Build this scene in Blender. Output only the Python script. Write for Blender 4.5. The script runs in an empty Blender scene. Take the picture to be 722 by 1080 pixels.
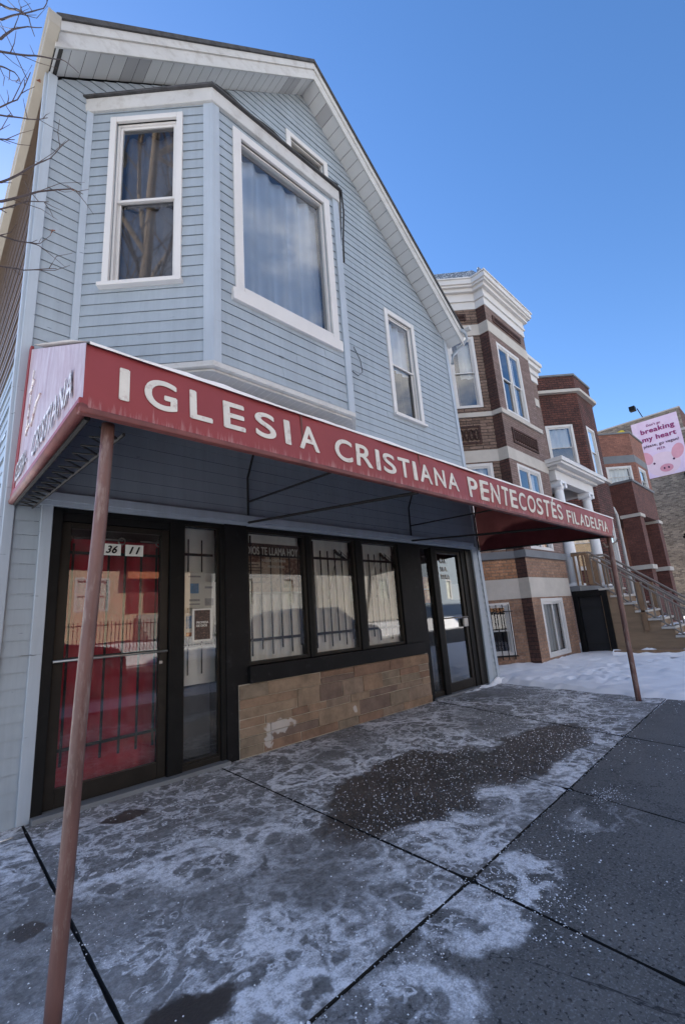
import bpy, bmesh, math, random
from math import sin, cos, pi, radians as R
from mathutils import Vector, Matrix, noise
rnd = random.Random(7)
sc = bpy.context.scene
col = sc.collection

# ------------------------------------------------------------ camera, sky, sun, exposure
def set_camera():
    y, p, r = R(44.414), R(12.944), R(-4.115)
    fw = Vector((sin(y)*cos(p), cos(y)*cos(p), sin(p)))
    rt = Vector((cos(y), -sin(y), 0)); up = rt.cross(fw)
    r2 = rt*cos(r) + up*sin(r); u2 = -rt*sin(r) + up*cos(r)
    cam = bpy.data.cameras.new('camera'); o = bpy.data.objects.new('camera', cam); col.objects.link(o)
    M = Matrix((r2, u2, -fw)).transposed().to_4x4(); M.translation = Vector((-.803, -4.300, 1.28)); o.matrix_world = M
    cam.sensor_fit = 'VERTICAL'; cam.sensor_height = 36; cam.lens = 471.38/1080*36
    cam.shift_y = 4.93/1080; cam.clip_end = 3000; cam.clip_start = .02
    sc.camera = o
set_camera()
SUN_AZ, SUN_EL = 4.5, 30
w = bpy.data.worlds.new('World'); sc.world = w; w.use_nodes = True
nt = w.node_tree; bg = nt.nodes['Background']
sky = nt.nodes.new('ShaderNodeTexSky'); sky.sky_type = 'NISHITA'; sky.sun_disc = False
sky.sun_elevation = R(SUN_EL); sky.sun_rotation = R(SUN_AZ); sky.air_density = 1.0; sky.dust_density = .15; sky.ozone_density = 2.2
hs = nt.nodes.new('ShaderNodeHueSaturation'); hs.inputs['Saturation'].default_value = 1.22
nt.links.new(sky.outputs[0], hs.inputs['Color']); vm_ = nt.nodes.new('ShaderNodeVectorMath'); vm_.operation = 'MULTIPLY'; vm_.inputs[1].default_value = (.79, .71, .75)
nt.links.new(hs.outputs[0], vm_.inputs[0])
# unseen bright clouds added over the far side of the street as fill light
tc_ = nt.nodes.new('ShaderNodeTexCoord'); sp_ = nt.nodes.new('ShaderNodeSeparateXYZ'); nt.links.new(tc_.outputs['Generated'], sp_.inputs[0])
mp_ = nt.nodes.new('ShaderNodeMapping'); mp_.inputs['Scale'].default_value = (1, 1, 2.2); nt.links.new(tc_.outputs['Generated'], mp_.inputs[0])
cn_ = nt.nodes.new('ShaderNodeTexNoise'); cn_.inputs['Scale'].default_value = 2.6; cn_.inputs['Detail'].default_value = 7; cn_.inputs['Roughness'].default_value = .6; nt.links.new(mp_.outputs[0], cn_.inputs[0])
c1_ = nt.nodes.new('ShaderNodeMapRange'); c1_.interpolation_type = 'SMOOTHSTEP'; c1_.inputs[1].default_value = .42; c1_.inputs[2].default_value = .66; nt.links.new(cn_.outputs[0], c1_.inputs[0])
c2_ = nt.nodes.new('ShaderNodeMapRange'); c2_.interpolation_type = 'SMOOTHSTEP'; c2_.inputs[1].default_value = -.15; c2_.inputs[2].default_value = -.5; nt.links.new(sp_.outputs[1], c2_.inputs[0])
cm_ = nt.nodes.new('ShaderNodeMath'); cm_.operation = 'MULTIPLY'; nt.links.new(c1_.outputs[0], cm_.inputs[0]); nt.links.new(c2_.outputs[0], cm_.inputs[1])
cx_ = nt.nodes.new('ShaderNodeMix'); cx_.data_type = 'RGBA'; nt.links.new(cm_.outputs[0], cx_.inputs[0]); nt.links.new(vm_.outputs[0], cx_.inputs[6]); cx_.inputs[7].default_value = (6.0, 5.9, 5.8, 1); nt.links.new(cx_.outputs[2], bg.inputs[0]); bg.inputs[1].default_value = .15
L = bpy.data.lights.new('sun', 'SUN'); L.energy = 5.0; L.angle = R(.53); L.color = (1, .93, .82)
so = bpy.data.objects.new('sun', L); col.objects.link(so)
sv = Vector((sin(R(SUN_AZ))*cos(R(SUN_EL)), cos(R(SUN_AZ))*cos(R(SUN_EL)), sin(R(SUN_EL))))
so.rotation_euler = sv.to_track_quat('Z', 'Y').to_euler(); so.location = (0, 30, 30)
vs = sc.view_settings; vs.view_transform = 'Standard'; vs.look = 'None'; vs.gamma = 1; vs.use_curve_mapping = False
vs.exposure = 1.25
sc.cycles.max_bounces = 8; sc.cycles.transparent_max_bounces = 16; sc.cycles.caustics_reflective = False

# ------------------------------------------------------------ materials
def N(t, typ, **k):
    n = t.nodes.new(typ)
    for a, b in k.items():
        if a in n.inputs: n.inputs[a].default_value = b
        else: setattr(n, a, b)
    return n
def rgb(c): return (*c, 1)
def mul(c, f): return tuple(min(1, v*f) for v in c)
def mat(name, c, rough=.6, var=.15, scale=3., bump=.0, bscale=40., metal=0, spec=.5, stretch=(1, 1, 1), c2=None, lo=.4, hi=.6, drip=None):
    """procedural: base colour with soft large and fine variation, optional second colour patches, bump"""
    m = bpy.data.materials.new(name); m.use_nodes = True; t = m.node_tree; b = t.nodes['Principled BSDF']
    tc = N(t, 'ShaderNodeTexCoord'); mp = N(t, 'ShaderNodeMapping'); mp.inputs['Scale'].default_value = stretch
    t.links.new(tc.outputs['Object'], mp.inputs[0])
    n1 = N(t, 'ShaderNodeTexNoise', Scale=scale, Detail=6., Roughness=.65); t.links.new(mp.outputs[0], n1.inputs[0])
    cr = N(t, 'ShaderNodeValToRGB'); t.links.new(n1.outputs[0], cr.inputs[0])
    cr.color_ramp.elements[0].position = .3; cr.color_ramp.elements[1].position = .7
    cr.color_ramp.elements[0].color = rgb(mul(c, 1-var)); cr.color_ramp.elements[1].color = rgb(mul(c, 1+var))
    out = cr.outputs[0]
    if c2 is not None:
        n2 = N(t, 'ShaderNodeTexNoise', Scale=scale*3, Detail=8., Roughness=.7); t.links.new(mp.outputs[0], n2.inputs[0])
        mr = N(t, 'ShaderNodeMapRange'); mr.inputs[1].default_value = lo; mr.inputs[2].default_value = hi; t.links.new(n2.outputs[0], mr.inputs[0])
        mx = N(t, 'ShaderNodeMix', data_type='RGBA'); t.links.new(mr.outputs[0], mx.inputs[0]); t.links.new(out, mx.inputs[6]); mx.inputs[7].default_value = rgb(c2)
        out = mx.outputs[2]
    t.links.new(out, b.inputs['Base Color'])
    b.inputs['Roughness'].default_value = rough; b.inputs['Metallic'].default_value = metal; b.inputs['Specular IOR Level'].default_value = spec
    if bump:
        n3 = N(t, 'ShaderNodeTexNoise', Scale=bscale, Detail=5.); t.links.new(mp.outputs[0], n3.inputs[0])
        bp = N(t, 'ShaderNodeBump', Strength=bump, Distance=.01); t.links.new(n3.outputs[0], bp.inputs['Height']); t.links.new(bp.outputs[0], b.inputs['Normal'])
    return m
def brick(name, c1, c2, mortar, bw=.2, rh=.075, ms=.008, bump=.5, rough=.85, dirt=.3, rock=0, moff=.5):
    m = bpy.data.materials.new(name); m.use_nodes = True; t = m.node_tree; b = t.nodes['Principled BSDF']
    uv = N(t, 'ShaderNodeUVMap'); tc = N(t, 'ShaderNodeTexCoord')
    br = N(t, 'ShaderNodeTexBrick'); br.inputs['Scale'].default_value = 1; br.inputs['Brick Width'].default_value = bw; br.inputs['Row Height'].default_value = rh
    br.inputs['Mortar Size'].default_value = ms; br.inputs['Mortar Smooth'].default_value = .3; br.inputs['Bias'].default_value = 0; br.offset = moff
    br.inputs['Color1'].default_value = rgb(c1); br.inputs['Color2'].default_value = rgb(c2); br.inputs['Mortar'].default_value = rgb(mortar)
    # slight waviness of courses
    nz = N(t, 'ShaderNodeTexNoise', Scale=6., Detail=3.); t.links.new(uv.outputs[0], nz.inputs[0])
    vm = N(t, 'ShaderNodeVectorMath', operation='SCALE'); vm.inputs['Scale'].default_value = .012; t.links.new(nz.outputs['Color'], vm.inputs[0])
    va = N(t, 'ShaderNodeVectorMath', operation='ADD'); t.links.new(uv.outputs[0], va.inputs[0]); t.links.new(vm.outputs[0], va.inputs[1])
    t.links.new(va.outputs[0], br.inputs[0])
    n1 = N(t, 'ShaderNodeTexNoise', Scale=1.3, Detail=8., Roughness=.7); t.links.new(tc.outputs['Object'], n1.inputs[0])
    mr = N(t, 'ShaderNodeMapRange'); mr.inputs[1].default_value = .3; mr.inputs[2].default_value = .7; mr.inputs[3].default_value = 1-dirt; mr.inputs[4].default_value = 1+dirt
    t.links.new(n1.outputs[0], mr.inputs[0])
    n2 = N(t, 'ShaderNodeTexNoise', Scale=22., Detail=5.); t.links.new(tc.outputs['Object'], n2.inputs[0])
    mr2 = N(t, 'ShaderNodeMapRange'); mr2.inputs[1].default_value = .3; mr2.inputs[2].default_value = .7; mr2.inputs[3].default_value = .75; mr2.inputs[4].default_value = 1.25
    t.links.new(n2.outputs[0], mr2.inputs[0])
    mm = N(t, 'ShaderNodeMath', operation='MULTIPLY'); t.links.new(mr.outputs[0], mm.inputs[0]); t.links.new(mr2.outputs[0], mm.inputs[1])
    sc_ = N(t, 'ShaderNodeVectorMath', operation='SCALE'); t.links.new(br.outputs['Color'], sc_.inputs[0]); t.links.new(mm.outputs[0], sc_.inputs['Scale'])
    t.links.new(sc_.outputs[0], b.inputs['Base Color']); b.inputs['Roughness'].default_value = rough
    inv = N(t, 'ShaderNodeMath', operation='SUBTRACT'); inv.inputs[0].default_value = 1; t.links.new(br.outputs['Fac'], inv.inputs[1])
    ad = N(t, 'ShaderNodeMath', operation='MULTIPLY_ADD'); t.links.new(n2.outputs[0], ad.inputs[0]); ad.inputs[1].default_value = .25+rock; t.links.new(inv.outputs[0], ad.inputs[2])
    bp = N(t, 'ShaderNodeBump', Strength=bump, Distance=.012+rock*.02); t.links.new(ad.outputs[0], bp.inputs['Height']); t.links.new(bp.outputs[0], b.inputs['Normal'])
    return m
def glass(name, tint=(.93, .95, .95), refl=1.0, dust=0.):
    m = bpy.data.materials.new(name); m.use_nodes = True; t = m.node_tree; t.nodes.clear()
    o = N(t, 'ShaderNodeOutputMaterial'); tr = N(t, 'ShaderNodeBsdfTransparent'); tr.inputs[0].default_value = rgb(tint)
    gl = N(t, 'ShaderNodeBsdfGlossy'); gl.inputs['Roughness'].default_value = .012; gl.inputs[0].default_value = (1, 1, 1, 1)
    nz = N(t, 'ShaderNodeTexNoise', Scale=1.6, Detail=1.); tc = N(t, 'ShaderNodeTexCoord'); t.links.new(tc.outputs['Object'], nz.inputs[0])
    bp = N(t, 'ShaderNodeBump', Strength=.05, Distance=.02); t.links.new(nz.outputs[0], bp.inputs['Height']); t.links.new(bp.outputs[0], gl.inputs['Normal'])
    fr = N(t, 'ShaderNodeFresnel'); fr.inputs[0].default_value = 1.5
    mu = N(t, 'ShaderNodeMath', operation='MULTIPLY_ADD', use_clamp=True); mu.inputs[1].default_value = 1.8*refl; mu.inputs[2].default_value = .0; t.links.new(fr.outputs[0], mu.inputs[0])
    mx = N(t, 'ShaderNodeMixShader'); t.links.new(mu.outputs[0], mx.inputs[0]); t.links.new(tr.outputs[0], mx.inputs[1]); t.links.new(gl.outputs[0], mx.inputs[2])
    out = mx.outputs[0]
    if dust:
        df = N(t, 'ShaderNodeBsdfDiffuse'); df.inputs[0].default_value = (.6, .6, .6, 1)
        nd = N(t, 'ShaderNodeTexNoise', Scale=5., Detail=8., Roughness=.7); t.links.new(tc.outputs['Object'], nd.inputs[0])
        mr = N(t, 'ShaderNodeMapRange'); mr.inputs[1].default_value = .35; mr.inputs[2].default_value = .8; mr.inputs[3].default_value = 0; mr.inputs[4].default_value = dust; t.links.new(nd.outputs[0], mr.inputs[0])
        m2 = N(t, 'ShaderNodeMixShader'); t.links.new(mr.outputs[0], m2.inputs[0]); t.links.new(out, m2.inputs[1]); t.links.new(df.outputs[0], m2.inputs[2]); out = m2.outputs[0]
    t.links.new(out, o.inputs[0])
    return m
def siding_mat(name, c):
    """vinyl siding: broad weathering, faint vertical run marks, small scuffs"""
    m = mat(name, c, rough=.5, var=.07, scale=1.2, bump=.12, bscale=9)
    t = m.node_tree; b = t.nodes['Principled BSDF']; src = b.inputs['Base Color'].links[0].from_socket
    tc = N(t, 'ShaderNodeTexCoord'); mp = N(t, 'ShaderNodeMapping'); mp.inputs['Scale'].default_value = (9, 9, .5); t.links.new(tc.outputs['Object'], mp.inputs[0])
    n = N(t, 'ShaderNodeTexNoise', Scale=1., Detail=7., Roughness=.7); t.links.new(mp.outputs[0], n.inputs[0])
    mr = N(t, 'ShaderNodeMapRange'); mr.inputs[1].default_value = .3; mr.inputs[2].default_value = .75; mr.inputs[3].default_value = 1.04; mr.inputs[4].default_value = .82; t.links.new(n.outputs[0], mr.inputs[0])
    mp2 = N(t, 'ShaderNodeMapping'); mp2.inputs['Scale'].default_value = (2.2, 2.2, 14); t.links.new(tc.outputs['Object'], mp2.inputs[0])
    n2 = N(t, 'ShaderNodeTexNoise', Scale=2.2, Detail=3.); t.links.new(mp2.outputs[0], n2.inputs[0])
    mr2 = N(t, 'ShaderNodeMapRange'); mr2.inputs[1].default_value = .715; mr2.inputs[2].default_value = .75; mr2.inputs[3].default_value = 1; mr2.inputs[4].default_value = .35; t.links.new(n2.outputs[0], mr2.inputs[0])
    mm = N(t, 'ShaderNodeMath', operation='MULTIPLY'); t.links.new(mr.outputs[0], mm.inputs[0]); t.links.new(mr2.outputs[0], mm.inputs[1])
    s = N(t, 'ShaderNodeVectorMath', operation='SCALE'); t.links.new(src, s.inputs[0]); t.links.new(mm.outputs[0], s.inputs['Scale']); t.links.new(s.outputs[0], b.inputs['Base Color'])
    return m
M = {}
M['siding'] = siding_mat('blue_siding', (.33, .385, .43))
M['trim_blue'] = siding_mat('blue_trim', (.40, .46, .52))
M['white'] = mat('white_trim', (.64, .63, .61), .5, .05, 2, .1, 20, c2=(.55, .52, .47), lo=.6, hi=.85)
M['white2'] = mat('old_white_trim', (.52, .52, .50), .55, .08, 2, .15, 20, c2=(.33, .31, .28), lo=.5, hi=.8)
M['soffit'] = mat('soffit_panel', (.58, .59, .58), .5, .08, .8, .1, 20)
M['soffit2'] = mat('soffit_panel_stained', (.40, .40, .40), .5, .1, .8)
M['beige'] = mat('beige_gutter', (.36, .33, .27), .45, .1, 2, .1, 12, c2=(.3, .25, .2), lo=.6, hi=.9)
M['roof'] = mat('asphalt_shingle', (.06, .06, .062), .95, .4, 8, .8, 60)
M['black'] = mat('black_paint', (.010, .010, .010), .5, .3, 4, .15, 30, spec=.12, c2=(.025, .024, .022), lo=.6, hi=.8)
M['black_panel'] = mat('black_panel', (.011, .011, .012), .5, .3, 3, .2, 12, spec=.12, c2=(.045, .045, .05), lo=.58, hi=.8)
M['bronze'] = mat('dark_bronze_metal', (.018, .015, .012), .42, .3, 5, .1, 30, spec=.2)
M['steel'] = mat('worn_steel', (.35, .34, .33), .35, .2, 8, metal=.8)
M['iron'] = mat('black_iron', (.015, .015, .015), .85, .2, 8)
M['canvas'] = None
M['dark'] = mat('dark_interior', (.02, .02, .022), .9, .2, 2)
M['grey_int'] = mat('grey_interior', (.09, .095, .10), .8, .25, 2)
M['drape_white'] = mat('white_drape', (.60, .60, .55), .8, .06, 3)
M['shade_grey'] = mat('grey_shade', (.13, .13, .15), .8, .2, 3)
M['sheer_blue'] = mat('blue_sheer', (.46, .58, .76), .8, .06, 3)
M['blind'] = mat('white_blind', (.92, .92, .86), .7, .05, 3)
M['sheer'] = mat('sheer_curtain', (.78, .82, .86), .8, .05, 3)
M['red_curtain'] = mat('red_curtain', (.46, .016, .035), .8, .25, 3)
M['glass'] = glass('window_glass'); M['glass_dirty'] = glass('dusty_glass', dust=.10)
M['glass_strong'] = glass('reflective_glass', refl=1.9, dust=.04)
M['screen'] = mat('insect_screen', (.07, .075, .08), .8, .1, 5)
M['salt'] = mat('salt_grain', (.8, .82, .86), .4, .05, 5)
M['snow'] = mat('snow', (.91, .91, .92), .6, .02, 2, .5, 30)
M['pole'] = mat('painted_pole', (.15, .075, .062), .5, .3, 3, .25, 14, stretch=(3, 3, .6), c2=(.26, .19, .165), lo=.52, hi=.66)
M['wood'] = mat('brown_wood', (.22, .135, .075), .7, .25, 3, .3, 10, stretch=(3, 3, 1))
M['plywood'] = mat('plywood', (.25, .17, .105), .75, .3, 1.5, .3, 10, stretch=(1, .5, 3))
M['greypaint'] = mat('grey_painted_metal', (.20, .165, .135), .5, .2, 3)
M['stone'] = mat('limestone', (.50, .47, .42), .8, .12, 2, .3, 20)
M['stone_dark'] = mat('grey_stone', (.17, .18, .19), .8, .12, 2, .3, 20)
M['colwhite'] = mat('white_column', (.76, .78, .80), .5, .04, 3)
M['door_beige'] = mat('door_glass_panel', (.45, .43, .36), .5, .35, 5)
M['paper'] = mat('white_paper', (.72, .72, .66), .6, .05, 3)
M['letter'] = mat('letter_white', (.70, .68, .61), .55, .1, 5, c2=(.42, .30, .27), lo=.56, hi=.70)
M['ghost'] = mat('faded_letter', (.72, .70, .70), .5, .25, 9, c2=(.42, .30, .30), lo=.5, hi=.6)
M['ghost_dark'] = mat('worn_letter', (.30, .2, .2), .5, .25, 9)
M['cream'] = mat('cream_siding', (.60, .47, .33), .7, .08, 2)
M['bark'] = mat('bark', (.30, .23, .17), .9, .3, 6, .5, 20)
M['twig'] = mat('twig_bark', (.085, .06, .05), .8, .3, 8)
M['leaf'] = mat('dead_leaf', (.22, .08, .04), .8, .3, 20)
M['orange'] = mat('orange_awning', (.62, .22, .10), .7, .1, 4)
M['maroonpaint'] = mat('maroon_paint', (.16, .03, .03), .6, .2, 4)
M['yellow'] = mat('yellow_spray', (.62, .50, .05), .7, .2, 5)
M['cable'] = mat('black_cable', (.02, .02, .02), .6, .2, 8)
M['glare_brown'] = siding_mat('glare_brown_siding', (.17, .125, .09))  # warm sun glare on the blue siding, put into the colour as brown

# canvas: faded red vinyl with light drips at the lower hem and grime at the top hem
def canvas_mat(name, c, faded, lo, hi, zlo, zhi):
    m = mat(name, c, .5, .10, 2, .25, 5, spec=.3)
    t = m.node_tree; b = t.nodes['Principled BSDF']; src = b.inputs['Base Color'].links[0].from_socket
    tc = N(t, 'ShaderNodeTexCoord'); mp = N(t, 'ShaderNodeMapping'); mp.inputs['Scale'].default_value = (14, 4, 1.2); t.links.new(tc.outputs['Object'], mp.inputs[0])
    n = N(t, 'ShaderNodeTexNoise', Scale=2.2, Detail=8., Roughness=.75); t.links.new(mp.outputs[0], n.inputs[0])
    sx = N(t, 'ShaderNodeSeparateXYZ'); t.links.new(tc.outputs['Object'], sx.inputs[0])
    g = N(t, 'ShaderNodeMapRange'); g.inputs[1].default_value = zlo; g.inputs[2].default_value = zhi; g.inputs[3].default_value = .22; g.inputs[4].default_value = 0.; t.links.new(sx.outputs[2], g.inputs[0])
    ad = N(t, 'ShaderNodeMath', operation='ADD'); t.links.new(n.outputs[0], ad.inputs[0]); t.links.new(g.outputs[0], ad.inputs[1])
    mr = N(t, 'ShaderNodeMapRange'); mr.inputs[1].default_value = lo; mr.inputs[2].default_value = hi; t.links.new(ad.outputs[0], mr.inputs[0])
    mx = N(t, 'ShaderNodeMix', data_type='RGBA'); t.links.new(mr.outputs[0], mx.inputs[0]); t.links.new(src, mx.inputs[6]); mx.inputs[7].default_value = rgb(faded)
    t.links.new(mx.outputs[2], b.inputs['Base Color'])
    return m
M['canvas'] = canvas_mat('red_canvas', (.27, .05, .055), (.48, .30, .29), .66, .90, 2.2, 2.3)
M['canvas_faded'] = canvas_mat('faded_canvas', (.36, .25, .26), (.56, .50, .52), .40, .72, 0, .1)
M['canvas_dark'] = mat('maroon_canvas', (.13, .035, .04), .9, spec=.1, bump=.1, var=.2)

M['hem'] = mat('grimy_hem', (.15, .045, .04), .6, .4, 6)

# ground: concrete slabs with dried brine, frost rings and a damp patch
def ground_mat():
    m = bpy.data.materials.new('salted_concrete'); m.use_nodes = True; t = m.node_tree; b = t.nodes['Principled BSDF']
    tc = N(t, 'ShaderNodeTexCoord'); P = tc.outputs['Object']
    def nz(s, d=6., r=.6, dist=0., vec=P): 
        n = N(t, 'ShaderNodeTexNoise', Scale=s, Detail=d, Roughness=r, Distortion=dist); t.links.new(vec, n.inputs[0]); return n.outputs[0]
    def rng(x, a, c_, lo=0., hi=1.):
        n = N(t, 'ShaderNodeMapRange', interpolation_type='SMOOTHSTEP'); t.links.new(x, n.inputs[0]); n.inputs[1].default_value = a; n.inputs[2].default_value = c_; n.inputs[3].default_value = lo; n.inputs[4].default_value = hi; return n.outputs[0]
    def op(o, a, c_=None, c3=None):
        n = N(t, 'ShaderNodeMath', operation=o)
        for i, v in enumerate((a, c_, c3)):
            if v is None: continue
            if isinstance(v, (int, float)): n.inputs[i].default_value = v
            else: t.links.new(v, n.inputs[i])
        return n.outputs[0]
    def mix(f, a, c_):
        n = N(t, 'ShaderNodeMix', data_type='RGBA'); 
        if isinstance(f, float): n.inputs[0].default_value = f
        else: t.links.new(f, n.inputs[0])
        for i, v in ((6, a), (7, c_)):
            if isinstance(v, tuple): n.inputs[i].default_value = rgb(v)
            else: t.links.new(v, n.inputs[i])
        return n.outputs[2]
    sx = N(t, 'ShaderNodeSeparateXYZ'); t.links.new(P, sx.inputs[0]); X, Y = sx.outputs[0], sx.outputs[1]
    def blob(cx, cy, rx, ry, soft=.5, amp=.9, s=1.6):
        amp *= 1.5; soft *= .8
        dx = op('DIVIDE', op('SUBTRACT', X, cx), rx); dy = op('DIVIDE', op('SUBTRACT', Y, cy), ry)
        d = op('SQRT', op('ADD', op('MULTIPLY', dx, dx), op('MULTIPLY', dy, dy)))
        d = op('ADD', d, op('MULTIPLY', op('SUBTRACT', nz(s, 7., .62), .5), amp*2))
        return rng(d, 1+soft*.5, 1-soft*.5)
    conc = mix(rng(nz(2.5, 8., .7), .3, .7), (.135, .127, .118), (.235, .222, .205))
    conc = mix(rng(nz(60., 4., .7), .35, .75), conc, (.07, .07, .07))
    dk = mix(rng(nz(1.5, 8., .7), .3, .7), (.085, .081, .076), (.155, .146, .135))
    dk = mix(rng(nz(90., 4., .7), .5, .66), dk, (.24, .235, .225)); dk = mix(rng(nz(55., 3., .6), .56, .66), dk, (.03, .028, .026))
    dk = mix(rng(op('ABSOLUTE', op('SUBTRACT', nz(.55, 9., .62, .5), .5)), .0035, .0), dk, (.02, .02, .02))
    street_side = rng(op('ADD', Y, op('MULTIPLY', X, -.032)), -2.87, -2.875)
    far = rng(X, 2.6, 5.5, 0., .35)
    base = mix(street_side, conc, mix(op('MAXIMUM', far, rng(nz(1.1, 7., .65), .5, .72, 0., .55)), dk, conc))
    # frost and brine
    wv = N(t, 'ShaderNodeTexNoise', Scale=1.3, Detail=4., Roughness=.6); t.links.new(P, wv.inputs[0])
    vs_ = N(t, 'ShaderNodeVectorMath', operation='SCALE'); vs_.inputs['Scale'].default_value = .55; t.links.new(wv.outputs['Color'], vs_.inputs[0])
    va = N(t, 'ShaderNodeVectorMath', operation='ADD'); t.links.new(P, va.inputs[0]); t.links.new(vs_.outputs[0], va.inputs[1]); W = va.outputs[0]
    a = nz(1.5, 4., .5, .3, W)
    rings = rng(op('ABSOLUTE', op('SUBTRACT', a, .5)), .055, .005)
    a2 = nz(3.6, 6., .62, .2, W)
    rings2 = rng(op('ABSOLUTE', op('SUBTRACT', a2, .5)), .06, .01, 0, 1.)
    vo = N(t, 'ShaderNodeTexVoronoi', Scale=3.2); t.links.new(W, vo.inputs[0]); vd = op('ADD', vo.outputs['Distance'], op('MULTIPLY', op('SUBTRACT', nz(9., 4.), .5), .35))
    pool = rng(vd, .20, .27)                     # dark little pools inside the frost
    poolrim = op('MULTIPLY', rng(vd, .20, .28), rng(vd, .40, .29))
    cloud = rng(nz(1.9, 9., .72, .2, W), .40, .62)
    cloud2 = rng(nz(22., 8., .75), .35, .62)
    fine = rng(nz(120., 3., .7), .42, .6)
    zone = rng(nz(.8, 3., .5), .36, .56, .35, 1.)
    def ringb(cx, cy, rx, ry, wd=.16):
        dx = op('DIVIDE', op('SUBTRACT', X, cx), rx); dy = op('DIVIDE', op('SUBTRACT', Y, cy), ry)
        d = op('SQRT', op('ADD', op('MULTIPLY', dx, dx), op('MULTIPLY', dy, dy)))
        d = op('ADD', d, op('MULTIPLY', op('SUBTRACT', nz(2.6, 7., .62), .5), 1.5))
        wv_ = op('MULTIPLY_ADD', nz(5., 3.), .5, wd-.12)
        return op('MULTIPLY', rng(op('DIVIDE', op('ABSOLUTE', op('SUBTRACT', d, 1.)), wv_), 1., .35), 1.)
    big = op('MAXIMUM', op('MAXIMUM', ringb(.55, -1.60, .23, .27, .26), ringb(1.0, -1.78, .13, .22)), op('MAXIMUM', ringb(.72, -2.35, .16, .14), op('MAXIMUM', ringb(-.28, -1.9, .12, .25), op('MAXIMUM', ringb(1.9, -.9, .35, .2, .14), ringb(2.2, -2.45, .3, .18)))))
    v2 = N(t, 'ShaderNodeTexVoronoi', Scale=13.); t.links.new(W, v2.inputs[0]); vd2 = op('ADD', v2.outputs['Distance'], op('MULTIPLY', op('SUBTRACT', nz(30., 3.), .5), .3))
    drops = op('MULTIPLY', op('MULTIPLY', rng(vd2, .16, .24), rng(vd2, .36, .26)), rng(nz(3., 4., .6), .46, .56))
    rings = op('MAXIMUM', rings, op('MAXIMUM', big, drops))
    fr_ = op('MAXIMUM', op('MULTIPLY', op('MAXIMUM', op('MULTIPLY', rings, 1.1), op('MAXIMUM', op('MULTIPLY', rings2, .85), op('MULTIPLY', poolrim, .8))), zone), op('MULTIPLY', cloud, .36))
    fr_ = op('MULTIPLY', fr_, op('MULTIPLY_ADD', cloud2, .5, .5)); fr_ = op('MULTIPLY', fr_, op('MULTIPLY_ADD', fine, .3, .7)); fr_ = op('MULTIPLY', fr_, op('MULTIPLY_ADD', pool, .75, .25))
    near = op('SUBTRACT', 1., street_side)
    patch2 = op('MAXIMUM', blob(1.25, -3.0, .5, .22, .5), op('MAXIMUM', blob(.45, -3.1, .45, .3, .6), op('MULTIPLY', blob(2.35, -3.15, .3, .18, .9), .5)))
    amt = op('MAXIMUM', op('MULTIPLY', near, 1.), op('MULTIPLY', patch2, .9))
    fr_ = op('MULTIPLY', fr_, amt)
    haze = op('MULTIPLY', near, op('MULTIPLY', cloud2, rng(nz(.9, 4., .6), .35, .6, .12, .36)))
    fr_ = op('MAXIMUM', fr_, haze)
    wet = op('MAXIMUM', blob(2.3, -1.85, 1.1, .58, .3, .6), blob(3.6, -2.2, .95, .36, .3, .5))
    wet = op('MAXIMUM', wet, op('MAXIMUM', blob(.5, -.5, .15, .10, .3, .5, 7), op('MAXIMUM', blob(.02, -2.52, .18, .09, .5, .8, 6), blob(-.25, -1.5, .07, .07, .3, .5, 8))))
    wet = op('MULTIPLY', wet, near)
    fr_ = op('MULTIPLY', fr_, op('MULTIPLY_ADD', wet, -.93, 1.))
    c = mix(op('MULTIPLY', wet, .9), base, mix(rng(nz(3., 6.), .4, .6), (.050, .041, .035), (.085, .070, .060)))
    c = mix(rng(fr_, .0, .95), c, (.93, .92, .93))
    t.links.new(c, b.inputs['Base Color'])
    t.links.new(op('MULTIPLY_ADD', wet, -.3, .72), b.inputs['Roughness'])
    bp = N(t, 'ShaderNodeBump', Strength=.5, Distance=.006); t.links.new(op('ADD', nz(70., 5., .7), op('MULTIPLY', fr_, .8)), bp.inputs['Height']); t.links.new(bp.outputs[0], b.inputs['Normal'])
    return m
M['ground'] = ground_mat()
M['joint'] = mat('joint_dirt', (.02, .018, .016), .95, .5, 10)
M['asphalt'] = mat('asphalt', (.055, .055, .058), .9, .3, 1.5, .4, 60, c2=(.4, .4, .42), lo=.62, hi=.75)

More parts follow.
